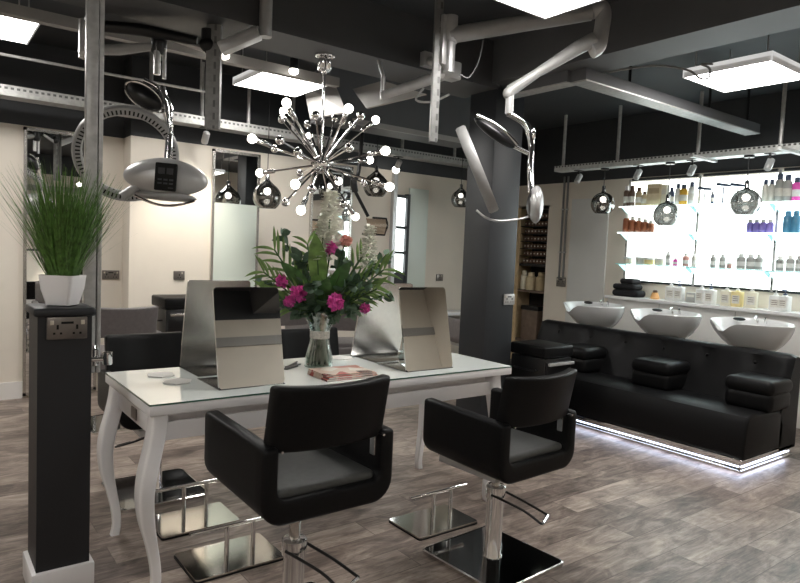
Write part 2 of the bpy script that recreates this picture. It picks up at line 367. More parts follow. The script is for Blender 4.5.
for i, (x, lab) in enumerate(((2.37, 'small downlight just left of the chandelier canopy'), (1.81, 'small downlight beside the slotted channel at upper left'))):
    t = thing('downlight', lab, 'spotlight', (x, 4.6, 2.745), group='small downlights')
    bm = NB(); lathe(bm, [(.03,0), (.034,.01), (.034,.09), (.02,.1)], (x,4.6,2.80), 14); tube(bm, [(x,4.6,2.9), (x,4.6,ZC)], .012, 8); obj('housing', bm, 'blackp', t, True)
    bm = NB(); ball(bm, (x,4.6,2.795), .038, s=(1,1,.75)); obj('lamp', bm, 'bulb', t, True)
# ------------------------------------------------------------------ cable trays, channels, rods
def tray_x():
    t = thing('cable_tray', 'long perforated galvanised tray across the back of the salon', 'cable tray', (1.6,6.0,2.515))
    bm = NB(); box(bm, X0, 5.9, 5.92, 5.925, 2.515, 2.595); box(bm, X0, 5.9, 5.92, 6.1, 2.513, 2.517); box(bm, X0, 5.9, 6.096, 6.1, 2.515, 2.595)
    obj('tray', bm, perfX, t, True)
    for x in (.5, 1.7, 2.16, 2.62, 3.1, 4.5, 5.3):
        bm = NB(); tube(bm, [(x,6.0,2.515), (x,6.0,ZC)], .018, 8); obj('rod', bm, 'galv', t, True)
tray_x()
t = thing('cable_tray', 'perforated galvanised tray above the product shelves', 'cable tray', (6.1,3,2.45))
bm = NB(); box(bm, 6.03, 6.035, .6, 5.05, 2.445, 2.505); box(bm, 6.03, 6.17, .6, 5.05, 2.443, 2.447); box(bm, 6.166, 6.17, .6, 5.05, 2.445, 2.505); obj('tray', bm, perfY, t, True)
for y in (4.98, 4.25, 3.35, 2.6):
    bm = NB(); tube(bm, [(6.1,y,2.445), (6.1,y,ZC)], .018, 8); obj('rod', bm, 'galv', t, True)
for y in (2.46, 3.22): obj('cross_arm', B(5.75, 6.2, y-.02, y+.02, 2.42, 2.444), 'galv', t, True)
# thin conduit high at left
bm = NB(); tube(bm, [(X0+.01,5.6,2.745), (2.1,5.6,2.745)], .011, 8)
for x in (.4, 1.2, 2.0): tube(bm, [(x,5.6,2.745), (x,5.6,ZC)], .008, 6)
single('conduit_pipe', bm, 'galv', 'thin grey conduit pipe running high above the back tray', 'pipe')
# slotted vertical channels
def channel(x, y, z0, z1, lab, w=.07, rz=0):
    t = thing('slotted_channel', lab, 'metal channel', (x,y,z0), rz)
    bm = NB(); h = z1-z0
    box(bm, -w/2, w/2, -.022, -.019, 0, h); box(bm, -w/2, -w/2+.003, -.022, .02, 0, h); box(bm, w/2-.003, w/2, -.022, .02, 0, h)
    obj('channel', bm, perfZ, t); return t
channel(1.46, 3.87, 2.13, 2.745, 'slotted metal channel hanging from the beam at upper left', .085, RZ)
channel(2.60, 3.15, 2.13, ZC, 'slotted metal channel hanging at centre beside the grey tube arm', .048, RZ+.2)
t = thing('ceiling_post', 'grey steel channel post rising from behind the potted grass', 'post', (.635,3.08,.85))
bm = NB(); box(bm, -.035, .012, -.02, .02, 0, ZC-.85, bev=.003); obj('post', bm, 'galv', t)
bm = NB(); box(bm, .016, .034, -.02, .02, 0, ZC-.85, bev=.003); obj('return_flange', bm, 'galv', t)
obj('web', B(.008, .02, .0, .018, 0, ZC-.85), 'slot', t)
# L-shaped trunking under the right-hand beam
t = thing('cable_trunking', 'dark L shaped trunking with pale underside over the sofa', 'trunking', (4.9,2.96,2.69))
bm = NB(); box(bm, 3.78, 6.42, 2.93, 3.06, 2.70, 2.78); box(bm, 3.74, 3.84, 3.06, 3.66, 2.70, 2.78); obj('body', bm, 'beam', t, True)
bm = NB(); box(bm, 3.78, 6.42, 2.925, 3.065, 2.69, 2.70); box(bm, 3.735, 3.845, 3.065, 3.66, 2.69, 2.70); obj('cover', bm, 'galv', t, True)
for x in (4.4, 5.6, 6.3): 
    bm = NB(); tube(bm, [(x,3.0,2.78), (x,3.0,ZC)], .012, 8); obj('hanger_rod', bm, 'blackp', t, True)
bm = NB(); tube(bm, curve([(4.0,3.0,2.79), (4.2,2.7,2.83), (4.36,2.52,2.80), (4.42,2.45,2.74), (4.48,2.42,2.75), (4.50,2.43,2.82), (4.46,2.47,2.85), (4.55,2.4,2.85)]), .008, 6)
single('light_cable', bm, 'greyplas', 'looped cable feeding the right-hand light panel', 'cable')
# spotlights on trays
def spot(x, y, z, ax, lab):
    t = thing('spotlight', lab, 'spotlight', (x,y,z), group='tray spotlights')
    T = Matrix.Translation((0,0,-.05)) @ Matrix.Rotation(radians(35), 4, ax)
    bm = NB(); lathe(bm, [(.02,.06), (.032,.05), (.032,-.05), (.024,-.06)], seg=14, T=T); obj('lamp_body', bm, 'satin', t)
    bm = NB(); tube(bm, [(0,0,0), (0,0,.04)], .012, 8); box(bm, -.05, .05, -.03, .03, .035, .045); obj('bracket', bm, 'blackp', t)
    if 'lit spot' in lab:
        bm = NB(); ball(bm, T @ Vector((0,0,-.065)), .042); obj('lamp', bm, 'bulb', t)
for y, l in ((4.75,'tray spotlight nearest the conduit pipes'), (3.99,'tray spotlight above the brown bottles'), (3.40,'tray spotlight above the black hair tools'), (2.68,'rightmost tray spotlight above the tall grey bottles')): spot(6.1, y, 2.40, 'Y', l)
for x, l in ((2.2,'silver spotlight on the back tray under the left slotted channel'), (4.45,'lit spotlight on the back tray right of the chandelier')): spot(x, 6.0, 2.47, 'X', l)
ld = bpy.data.lights.new('tray_spot_light', 'SPOT'); ld.energy = 45; ld.spot_size = radians(75); ld.spot_blend = .8; ld.color = (1,.90,.76); ld.shadow_soft_size = .04
lo = bpy.data.objects.new('tray_spot_light', ld); COL.objects.link(lo); lo.location = (2.12,5.75,2.42); lo.rotation_euler = Vector((.0,.45,-.85)).to_track_quat('-Z','Y').to_euler()
# ------------------------------------------------------------------ pillar with potted grass
t = thing('half_height_pillar', 'black half height pillar at left carrying the potted grass', 'pillar', (.485,2.94,0))
obj('shaft', B(.39, .585, 2.83, 3.05, 0, 1.13), 'pillar', t, True)
bm = NB(); box(bm, .375, .60, 2.815, 3.055, 1.13, 1.165, bev=.012, seg=3); obj('cap', bm, 'pillar', t, True)
bm = NB(); box(bm, .372, .603, 2.812, 3.068, 0, .105, bev=.006); obj('skirting', bm, 'white', t, True)
def socket(x, y, z, face, w, h, lab, double=True, col='pewter'):
    """wall socket; face = outward axis ('-y' or '-x')"""
    rz = 0 if face == '-y' else -pi/2
    t = thing('wall_socket', lab, 'socket', (x,y,z), rz, 'wall sockets')
    bm = NB(); box(bm, -w/2, w/2, -.012, 0, -h/2, h/2, bev=.003); obj('face_plate', bm, col, t)
    for s in ((-1, 1) if double else (0,)):
        bm = NB(); cx = s*w*.24
        box(bm, cx-.004, cx+.004, -.0135, -.011, -.004, .014); box(bm, cx-.016, cx-.008, -.0135, -.011, -.024, -.016); box(bm, cx+.008, cx+.016, -.0135, -.011, -.024, -.016)
        obj('pin_slot', bm, 'slot', t)
        bm = NB(); ox = s*w*.38 if double else w*.25
        box(bm, ox-.007, ox+.007, -.016, -.011, h*.16, h*.36, bev=.002); obj('switch', bm, 'led_y', t)
    if double:
        bm = NB(); box(bm, -.022, .022, -.0135, -.011, h*.2, h*.3); obj('usb_port', bm, 'slot', t)
    return t
socket(.493, 2.829, 1.085, '-y', .145, .088, 'pewter double socket on the black half height pillar')
# potted grass
t = thing('potted_grass', 'tall green ornamental grass in a square white pot on the pillar', 'plant', (.495,2.935,1.165), RZ)
bm = NB(); a, b2, h = .048, .070, .125
prof = [(a-.01,0),(a,.004),(b2-.006,h*.55),(b2,h),(b2-.01,h),(b2-.016,h*.7)]
rings = []
for s, z in prof: rings.append([bm.verts.new((x,y,z)) for x, y in rrect(-s,s,-s,s,s*.28,4)])
for p, q in zip(rings, rings[1:]):
    n = len(p)
    for k in range(n): bm.faces.new((p[k], p[(k+1)%n], q[(k+1)%n], q[k]))
bm.faces.new(rings[0][::-1]); obj('pot', bm, 'white', t)
bm = NB(); box(bm, -.052, .052, -.052, .052, .085, .10); obj('soil', bm, 'brown', t)
def blade(bm, p, ang, lean, length, w, droop, n=6):
    """thin curved strip"""
    d = Vector((cos(ang), sin(ang), 0)); side = Vector((-sin(ang), cos(ang), 0)); P = Vector(p); prev = None; th = lean
    for i in range(n+1):
        k = i/n; ww = w*(1-k**2.2)+.0004
        cur = (bm.verts.new(P-side*ww), bm.verts.new(P+side*ww))
        if prev: bm.faces.new((prev[0], prev[1], cur[1], cur[0]))
        prev = cur; st = length/n; P = P + (d*sin(th)+Vector((0,0,1))*cos(th))*st; th += droop/n
g = NB()
for i in range(720):
    rr = .048*sqrt(R.random()); a = R.random()*2*pi
    lean = abs(R.gauss(0,.20))+rr*2.6
    blade(g, (rr*cos(a), rr*sin(a), .095), a+R.gauss(0,.5), lean, R.uniform(.26,.50), R.uniform(.0018,.0032), R.uniform(0,.45))
for i in range(30):
    a = R.random()*2*pi; blade(g, (.04*cos(a), .04*sin(a), .095), a, R.uniform(.35,.7), R.uniform(.30,.42), .0016, R.uniform(.1,.5))
obj('blades', g, 'grass', t, flat=True)
# dryer holder on the post
t = thing('dryer_holder', 'chrome hair dryer holder clamped between pillar and table corner', 'holder', (.645,3.045,.885))
bm = NB(); tube(bm, [(.0,.01,.0), (.0,.01,.07)], .016, 12); tube(bm, [(-.03,-.01,.03), (.05,-.02,.03)], .011, 10); obj('bracket', bm, 'chrome', t)
bm = NB(); lathe(bm, [(.018,0), (.021,.004), (.021,.055), (.018,.055), (.017,.01)], (.045,-.02,.005), 18, close=False); obj('cup', bm, 'chrome', t)
bm = NB(); lathe(bm, [(.010,0), (.014,.008), (.010,.02)], (.0,.01,.068), 14); obj('knob', bm, 'chrome', t)
# ------------------------------------------------------------------ styling table
TX0, TX1, TY0, TY1, TZ = .745, 2.80, 2.575, 3.305, .80
t = thing('styling_table', 'long white gloss styling table with curved legs and glass top', 'table', (1.77,2.94,0))
bm = NB(); box(bm, TX0, TX1, TY0, TY1, TZ-.048, TZ-.006, bev=.004); obj('tabletop', bm, 'white', t, True)
bm = NB(); box(bm, TX0+.002, TX1-.002, TY0+.002, TY1-.002, TZ-.006, TZ); gt = obj('glass_sheet', bm, 'glasstop', t, True)
bm = NB(); e = .0025
for a in ((TX0,TX1,TY0-.001,TY0+e), (TX0,TX1,TY1-e,TY1+.001), (TX0-.001,TX0+e,TY0,TY1), (TX1-e,TX1+.001,TY0,TY1)): box(bm, *a, TZ-.0062, TZ-.0003)
obj('glass_edge', bm, 'glassedge', t, True)
bm = NB(); i1 = .085; box(bm, TX0+i1, TX1-i1, TY0+i1, TY1-i1, TZ-.105, TZ-.047); obj('under_frame', bm, 'white', t, True)
bm = NB(); i2 = .045
for a in ((TX0+i2,TX1-i2,TY0+i2,TY0+i2+.022), (TX0+i2,TX1-i2,TY1-i2-.022,TY1-i2), (TX0+i2,TX0+i2+.022,TY0+i2,TY1-i2), (TX1-i2-.022,TX1-i2,TY0+i2,TY1-i2)): box(bm, *a, TZ-.165, TZ-.09, bev=.003)
obj('apron', bm, 'white', t, True)
def cab_leg(cx, cy, sx, sy):
    """S-curved leg: wide knee, slim ankle, bowed inward along y"""
    prof = [(TZ-.05, -.002, .058, .050), (TZ-.12, .004, .060, .052), (TZ-.20, .020, .060, .052), (TZ-.29, .040, .066, .052), (TZ-.38, .050, .062, .050),
            (TZ-.48, .042, .052, .046), (TZ-.58, .020, .036, .036), (TZ-.68, .001, .031, .032), (TZ-.75, -.004, .028, .030), (0, .004, .029, .031)]
    bm = NB(); rings = []
    P = curve([(p[1], p[2], p[0]) for p in prof], 3); Q = curve([(p[3], 0, 0) for p in prof], 3)
    for p, q in zip(P, Q):
        yc = cy + sy*p.x*.25; hx = q.x*.62; hy = p.y*.72
        xc = cx + sx*p.x
        rings.append([bm.verts.new((xc+u*hx, yc+v*hy, p.z)) for u, v in rrect(-1,1,-1,1,.35,3)])
    n = len(rings[0])
    for a, b in zip(rings, rings[1:]):
        for k in range(n): bm.faces.new((a[k], a[(k+1)%n], b[(k+1)%n], b[k]))
    bm.faces.new(rings[0][::-1]); bm.faces.new(rings[-1]); obj('leg', bm, 'white', t, True)
for cx, sx in ((TX0+.048,-1), (TX1-.10,1)):
    for cy, sy in ((TY0+.055,-1), (TY1-.035,1)): cab_leg(cx, cy, sx, sy)
obj('cable_outlet', B(TX0+i2-.004, TX0+i2, 2.92, 3.0, TZ-.15, TZ-.10), 'pewter', t, True)
# table mirrors: a leaning panel on a flat steel foot
def table_mirror(x0, x1, y, sgn, ln, lean, lab, foot=.27):
    t = thing('table_mirror', lab, 'mirror', ((x0+x1)/2, y, TZ), 0 if sgn > 0 else pi, 'leaning table mirrors')
    w = (x1-x0)/2
    obj('foot_plate', B(-w, w, -.004, foot, 0.0005, .005, bev=.001), 'basesteel', t)
    T = Matrix.Translation((0,0,.004)) @ Matrix.Rotation(-lean, 4, 'X')
    bm = NB(); prism(bm, rrect(-w, w, 0, ln, .018, 4), 'y', 0, .004); bmesh.ops.transform(bm, matrix=T, verts=bm.verts); obj('mirror_glass', bm, 'mirror', t)
    bm = NB(); prism(bm, rrect(-w, w, 0, ln, .018, 4), 'y', .0045, .010); bmesh.ops.transform(bm, matrix=T, verts=bm.verts); obj('steel_back', bm, 'steel', t)
    return t
table_mirror(1.075, 1.395, 2.70, 1, .455, radians(12.5), 'upright table mirror facing the left front chair, black strip in its reflection')
table_mirror(1.095, 1.43, 3.285, -1, .46, radians(11), 'brushed back of the table mirror behind the leftmost one')
table_mirror(2.11, 2.47, 3.25, -1, .46, radians(15), 'brushed back of the table mirror just right of the vase')
table_mirror(2.10, 2.43, 2.68, 1, .455, radians(12.5), 'rightmost table mirror reflecting a cream wall')
# small things on the table
def coaster(x, y, z, rz, lab, m='whitematt'):
    bm = NB(); lathe(bm, [(.066,0), (.069,.001), (.069,.005), (.067,.006)], (0,0,0), 6, T=Matrix.Rotation(rz,4,'Z')); bmesh.ops.translate(bm, vec=(x,y,z), verts=bm.verts)
    single('coaster', bm, m, lab, 'coaster', 'hexagonal white coasters', True)
coaster(.955, 3.13, TZ, .3, 'white hexagonal coaster nearest the back left table corner')
coaster(.975, 2.95, TZ, .1, 'white hexagonal coaster closest to the left mirror foot plate')
coaster(2.02, 3.20, TZ, .2, 'white coaster behind the vase beside the right rear mirror')
coaster(2.50, 2.90, TZ, .5, 'white coaster right of the rightmost mirror')
for i, (x, y, rz, l) in enumerate(((1.63,3.06,.55,'thin black styling comb left of the vase'), (1.66,3.12,.75,'second black styling comb, farther back left of the vase'))):
    t = thing('styling_comb', l, 'comb', (x,y,TZ), rz, 'black combs')
    obj('spine', B(-.09, .09, .006, .014, 0, .006), 'blackp', t)
    bm = NB()
    for k in range(26): box(bm, -.085+k*.0045, -.083+k*.0045, -.012, .007, .001, .005)
    obj('teeth', bm, 'blackp', t)
bm = NB(); box(bm, 1.50, 1.60, 3.12, 3.24, TZ, TZ+.006, T=None); single('booklet', bm, 'p_rose', 'small pinkish booklet lying behind the left mirror', 'booklet')
for i, (x0, y0, w, d, z0, h, rz, l) in enumerate(((1.60,2.655,.30,.20,TZ,.010,-.02,'bottom magazine of the stack by the left front chair'), (1.605,2.66,.29,.20,TZ+.010,.009,.03,'middle magazine of the stack on the table'), (1.61,2.67,.28,.195,TZ+.019,.008,-.04,'top magazine of the stack with red and tan cover'))):
    t = thing('magazine', l, 'magazine', (x0+w/2, y0+d/2, z0), rz, 'magazines on the table')
    obj('pages', B(-w/2+.002, w/2-.002, -d/2+.002, d/2-.002, .001, h-.001), 'paper', t)
    bm = NB(); box(bm, -w/2, w/2, -d/2, d/2, h-.001, h); box(bm, -w/2, w/2, -d/2, d/2, 0, .001); box(bm, -w/2, -w/2+.001, -d/2, d/2, 0, h); obj('cover', bm, 'mag', t)
# ------------------------------------------------------------------ vase and flowers
VX, VY = 1.755, 3.01
t = thing('flower_vase', 'clear waisted glass vase with a pearly band on the table', 'vase', (VX,VY,TZ))
bm = NB(); lathe(bm, [(.0,.0), (.074,.0), (.078,.006), (.074,.05), (.058,.12), (.048,.165), (.05,.19), (.066,.235), (.088,.285), (.094,.305), (.090,.305), (.062,.235), (.046,.19), (.044,.165), (.053,.12), (.068,.05), (.070,.015), (0,.015)], seg=28, close=False); obj('glass_body', bm, 'vase', t)
bm = NB(); lathe(bm, [(.051,.158), (.053,.160), (.0535,.198), (.051,.20)], seg=28, close=False); obj('pearl_band', bm, 'wax', t)
bm = NB(); lathe(bm, [(0,.017),(.066,.017),(.064,.05),(.050,.12),(.042,.165),(.0,.166)], seg=28, close=False); obj('water', bm, 'water', t)
def leafshape(bm, p, d, up, L, w, bend=.4, n=7, fold=.15):
    P = Vector(p); d = Vector(d).normalized(); s = d.cross(Vector(up)).normalized(); prev = None
    for i in range(n+1):
        k = i/n; ww = w*(sin(pi*min(1,k*.93+.06))**.8)
        nrm = s.cross(d); cur = (bm.verts.new(P-s*ww+nrm*ww*fold), bm.verts.new(P), bm.verts.new(P+s*ww+nrm*ww*fold))
        if prev: bm.faces.new((prev[0],prev[1],cur[1],cur[0])); bm.faces.new((prev[1],prev[2],cur[2],cur[1]))
        prev = cur; P = P+d*(L/n); d = (d-Vector((0,0,1))*bend/n).normalized()
def stemline(tip):
    x, y, z = tip; f = .35
    return curve([(-x*.10,-y*.1-.0,.03), (x*.04,y*.04,.16), (x*.16,y*.16,.29), (x*.55,y*.55,.29+(z-.29)*.5), (x,y,z)], 4)
def flower(kind, tip, lab, m=None, s=1.):
    t = thing({'pom':'pink_flower','spire':'white_flower_spike','palm':'palm_frond','euc':'eucalyptus_sprig','broad':'broad_leaf_stem'}[kind], lab,
              {'pom':'flower','spire':'flower'}.get(kind,'foliage'), (VX,VY,TZ), RZ, 'stems in the vase')
    P = stemline(tip); bm = NB(); tube(bm, P, .0042, 6); T = Vector(P[-1]); dr = (T-P[-3]).normalized()
    obj('stem', bm, 'stemg', t)
    if kind == 'pom':
        bm = NB(); r = .043*s
        for i in range(70):
            v = Vector((R.gauss(0,1),R.gauss(0,1),R.gauss(0,1))).normalized(); v = (v+dr*.25).normalized(); up = Vector((R.gauss(0,1),R.gauss(0,1),R.gauss(0,1)))
            leafshape(bm, T+v*r*.35, v, up, r*R.uniform(.55,.8), r*.30, .2, 3, .5)
        ball(bm, T, r*.6, 10, 8); obj('bloom', bm, m or 'pink', t)
        bm = NB()
        for k in range(5): a = k*1.26; leafshape(bm, T-dr*.03, (cos(a),sin(a),.2), (0,0,1), .05, .012, .6)
        obj('leaf', bm, 'leaf', t)
    elif kind == 'spire':
        bm = NB(); H = .24*s
        for i in range(15):
            k = i/15; c = T+Vector((0,0,1))*(-H*.5+k*H)
            for j in range(3):
                a = i*2.4+j*2.1; rr = .036*s*(1-k*.65)
                cc = c+Vector((cos(a)*rr,sin(a)*rr,R.uniform(-.006,.006)))
                for q in range(5):
                    b = q*1.257+i; leafshape(bm, cc, (cos(a)*.6+cos(b)*.7, sin(a)*.6+sin(b)*.7, .5), (0,0,1), .030*s, .015*s, .5, 3, .3)
        obj('bloom', bm, 'ivory', t)
    elif kind == 'palm':
        bm = NB(); n = len(P)
        for i in range(6, n):
            for sgn in (-1, 1):
                d = (P[i]-P[i-1]).normalized(); sd = d.cross(Vector((0,1,0.2))).normalized()*sgn
                leafshape(bm, P[i], d*.9+sd*.6, (0,1,0), .17*s*(1.1-.5*(i-6)/(n-6)), .0085, .8, 6, .2)
        obj('leaflets', bm, 'palm', t, flat=True)
    elif kind == 'euc':
        bm = NB(); n = len(P)
        for i in range(7, n):
            for sgn in (-1, 1, -.6, .6):
                d = (P[i]-P[i-1]).normalized(); sd = Vector((R.gauss(0,.5),R.gauss(0,.6),R.gauss(0,.5)))+Vector((0,0,1)).cross(d)*sgn
                leafshape(bm, P[i]+Vector((R.gauss(0,.008),R.gauss(0,.008),R.gauss(0,.008))), d*.4+sd, (R.gauss(0,1),1,R.gauss(0,1)), .055*s*R.uniform(.8,1.2), .018*s, .3, 4, .2)
        obj('leaves', bm, 'leaf2', t)
    else:
        bm = NB(); leafshape(bm, P[-6], (T-P[-6]) + Vector((0,0,.02)), (0,1,.15), .25*s, .040*s, .7, 9, .15)
        leafshape(bm, P[-8], (T-P[-8])*.7+Vector((0,-.04,.03)), (0,1,.3), .17*s, .036*s, 1.0, 9, .2)
        obj('leaves', bm, 'palm' if 'middle of' in lab else 'leaf', t)
    return t
K = 3.45/646      # metres per photo pixel at the vase; stem tips measured from the vase axis
for tip, lab, m, s in (((-.205,-.03,.46),'leftmost magenta bloom at the lower left of the bouquet','pink',.9), ((-.105,-.10,.40),'large magenta bloom just above the left vase rim','pink',1.15), ((.09,-.12,.365),'magenta bloom drooping over the front right rim','pink',1.1),
                       ((.045,-.03,.645),'magenta bloom high in the middle of the bouquet','pink',.85), ((.12,.02,.685),'peach bloom at the top right of the middle','peach',.85), ((.24,-.05,.335),'magenta bloom lowest on the right','pink',.7), ((-.15,-.12,.36),'magenta bloom tucked between the two left blooms','pink',.8)):
    flower('pom', tip, lab, m, s)
flower('spire', (.03,.02,.80), 'tallest ivory flower spike at the centre top', s=1.25)
flower('spire', (.0,-.02,.70), 'ivory flower spike in front of the tallest one', s=1.)
flower('spire', (.245,.03,.66), 'ivory flower spike at the right of the bouquet', s=.95)
for tip, lab, s in (((-.26,.02,.62),'palm frond arching out to the upper left',1.2), ((-.30,-.04,.50),'palm frond reaching lowest left',1.), ((.33,.0,.54),'palm frond arching out to the right',1.15), ((.20,.10,.60),'palm frond at the back right',1.), ((-.10,.12,.66),'palm frond at the back centre',1.)): flower('palm', tip, lab, s=s)
for tip, lab, s in (((-.22,.05,.70),'eucalyptus sprig standing at the upper left',1.), ((-.33,-.02,.46),'eucalyptus sprig poking out at far left',.9), ((.34,.03,.62),'eucalyptus sprig standing at upper right',1.), ((.37,-.03,.42),'eucalyptus sprig low at far right',.95), ((.16,-.08,.47),'eucalyptus sprig in front right of the middle',1.2), ((-.03,-.12,.44),'eucalyptus sprig above the vase mouth',1.2), ((.27,-.08,.46),'eucalyptus sprig between the right blooms',1.15)): flower('euc', tip, lab, s=s)
for tip, lab, s in (((-.02,-.07,.62),'big broad leaf in the middle of the bouquet',1.25), ((-.14,-.04,.50),'broad leaf at the left behind the magenta blooms',1.), ((.11,-.09,.52),'broad leaf right of the middle',1.), ((.2,.0,.45),'broad leaf at the right side',.9), ((.03,-.12,.42),'broad leaf hanging over the front rim',.9)): flower('broad', tip, lab, s=s)
for tip, lab, s in (((-.16,-.10,.33),'eucalyptus sprig spilling over the left rim',1.2), ((.17,-.10,.32),'eucalyptus sprig spilling over the right rim',1.2), ((.10,.02,.60),'eucalyptus sprig between the middle blooms',1.2), ((-.12,.0,.58),'eucalyptus sprig left of the big broad leaf',1.2), ((.26,.02,.55),'eucalyptus sprig under the right ivory spike',1.2)): flower('euc', tip, lab, s=s)
for tip, lab, s in (((-.28,-.08,.40),'palm frond hanging low at the left',.9), ((.30,-.06,.44),'palm frond hanging low at the right',.9)): flower('palm', tip, lab, s=s)
# ------------------------------------------------------------------ salon chairs
def salon_chair(x, y, rz, h, lab, mat_body='black', group='salon chairs at the table', seat='seatlit'):
    """front of the chair is +y; h shifts the hydraulic height"""
    t = thing('salon_chair', lab, 'chair', (x,y,0), rz, group)
    zb, zt, W, th, bt = .535+h, .80+h, .262, .058, .085
    # tub body: U section, rounded outer and inner corners
    def U(ox, zl, rad, n=6):
        o = [(ox, zt)]
        o = [(-ox, zt)]
        for k in range(n+1): a = radians(180+90*k/n); o.append((-ox+rad+rad*cos(a), zl+rad+rad*sin(a)))
        for k in range(n+1): a = radians(270+90*k/n); o.append((ox-rad+rad*cos(a), zl+rad+rad*sin(a)))
        o.append((ox, zt)); return o
    out = U(W, zb, .085); inn = U(W-th, zb+bt, .035)
    bm = NB(); ny = 8; rows = []
    for k in range(ny+1):
        yy = -.25+.50*k/ny; lift = .018*k/ny
        s = 1.-.05*(1-k/ny)*0
        rows.append(([bm.verts.new((px*s, yy, pz+lift)) for px, pz in out], [bm.verts.new((px*s, yy, pz+lift)) for px, pz in inn]))
    n = len(out)
    for (o1, i1), (o2, i2) in zip(rows, rows[1:]):
        for k in range(n-1): bm.faces.new((o1[k], o2[k], o2[k+1], o1[k+1])); bm.faces.new((i1[k], i1[k+1], i2[k+1], i2[k]))
        bm.faces.new((o1[0], i1[0], i2[0], o2[0])); bm.faces.new((o1[-1], o2[-1], i2[-1], i1[-1]))
    for o1, i1 in (rows[0], rows[-1]):
        for k in range(n-1): bm.faces.new((o1[k], o1[k+1], i1[k+1], i1[k]))
    bmesh.ops.recalc_face_normals(bm, faces=bm.faces)
    sharp = [e for e in bm.edges if len(e.link_faces) == 2 and e.calc_face_angle() > .9]
    bmesh.ops.bevel(bm, geom=sharp, offset=.016, segments=3, profile=.5, affect='EDGES')
    obj('tub_body', bm, mat_body, t)
    bm = NB(); box(bm, -W+th+.006, W-th-.006, -.225, .24, zb+bt-.012, zb+bt+.030, bev=.018, seg=3); obj('seat', bm, seat, t)
    # curved backrest panel above the arms
    bm = NB(); nx, hz, rows = 12, 6, []
    def bp(u, v, side):
        xx = u*.228; cv = .045*(u*u); lean = -.045*v
        yy = -.262+cv+lean+(0.0 if side else .058)
        return (xx, yy, zt-.028+v*.222+.008*(u*u)*v)
    F = [[bm.verts.new(bp(-1+2*i/nx, j/hz, 1)) for i in range(nx+1)] for j in range(hz+1)]
    K_ = [[bm.verts.new(bp(-1+2*i/nx, j/hz, 0)) for i in range(nx+1)] for j in range(hz+1)]
    for j in range(hz):
        for i in range(nx): bm.faces.new((F[j][i],F[j][i+1],F[j+1][i+1],F[j+1][i])); bm.faces.new((K_[j][i],K_[j+1][i],K_[j+1][i+1],K_[j][i+1]))
    for i in range(nx): bm.faces.new((F[0][i],K_[0][i],K_[0][i+1],F[0][i+1])); bm.faces.new((F[hz][i],F[hz][i+1],K_[hz][i+1],K_[hz][i]))
    for j in range(hz): bm.faces.new((F[j][0],F[j+1][0],K_[j+1][0],K_[j][0])); bm.faces.new((F[j][nx],K_[j][nx],K_[j+1][nx],F[j+1][nx]))
    bmesh.ops.recalc_face_normals(bm, faces=bm.faces)
    sharp = [e for e in bm.edges if len(e.link_faces) == 2 and e.calc_face_angle() > .9]
    bmesh.ops.bevel(bm, geom=sharp, offset=.015, segments=3, profile=.5, affect='EDGES')
    obj('backrest', bm, mat_body, t)
    for s in (-1, 1):
        bm = NB(); box(bm, s*(W-th)-.010, s*(W-th)+.010, -.215, -.185, zt-.10, zt+.03, bev=.003); tube(bm, [(s*(W-.06),-.21,zt-.012), (s*(W-.06),-.262,zt-.012)], .0045, 8); obj('back_bracket', bm, 'chrome', t)
    obj('under_plate', B(-.17, .15, -.14, .22, zb-.030, zb+.004, bev=.003), 'satin', t)
    bm = NB(); tube(bm, [(0,0,.30), (0,0,zb-.02)], .021, 14); obj('piston', bm, 'steel', t)
    bm = NB(); lathe(bm, [(.046,.016), (.046,.02), (.040,.03), (.040,.30), (.047,.30), (.047,.355), (.040,.36), (.022,.36)], seg=22); obj('column', bm, 'chrome', t)
    bm = NB(); tube(bm, curve([(-.045,-.015,.325), (.035,-.14,.275), (.065,-.215,.235)], 4)+curve([(.065,-.215,.235), (.078,-.225,.233), (.165,-.185,.233), (.172,-.17,.235)], 4)[1:]+curve([(.172,-.17,.235), (.125,-.075,.275), (.05,.02,.325)], 4)[1:], .006, 8); lv = obj('pump_lever', bm, 'blackp', t)
    bm = NB(); tube(bm, [(.078,-.225,.233), (.165,-.185,.233)], .0085, 8); obj('lever_grip', bm, 'chrome', lv)
    bm = NB(); prism(bm, rrect(-.235,.235,-.245,.245,.03,5), 'z', .0, .016); obj('base_plate', bm, 'basesteel', t)
    bm = NB(); o = rrect(-.24,.24,-.25,.25,.034,5); i = rrect(-.232,.232,-.242,.242,.03,5); n = len(o)
    A = [bm.verts.new((*p, 0)) for p in o]; Bq = [bm.verts.new((*p, .016)) for p in o]; Cq = [bm.verts.new((*p, .0185)) for p in i]
    for k in range(n): bm.faces.new((A[k],A[(k+1)%n],Bq[(k+1)%n],Bq[k])); bm.faces.new((Bq[k],Bq[(k+1)%n],Cq[(k+1)%n],Cq[k]))
    obj('base_rim', bm, 'edge', t)
    return t
salon_chair(1.14, 2.09, radians(1), .0, 'black salon chair in front of the table, nearest at left')
salon_chair(2.205, 2.09, radians(3), -.062, 'black salon chair in front of the table, at right')
salon_chair(1.12, 3.75, pi, -.115, 'black salon chair behind the table, at left behind the coasters')
salon_chair(2.24, 3.77, pi, -.13, 'black salon chair behind the table, behind the vase')
for x, y, rz, h, l in ((1.27,5.3,.1,-.06,'grey salon chair by the back wall, just right of the pillar'), (2.72,5.35,.15,-.03,'grey salon chair by the back wall, left of the vase'), (3.35,5.15,-.35,-.08,'grey salon chair by the back wall, right of the vase'), (4.85,5.2,0,-.06,'grey salon chair by the back wall, left of the column')):
    salon_chair(x, y, rz, h, l, 'greylea', 'grey chairs at the back wall', 'greylea')
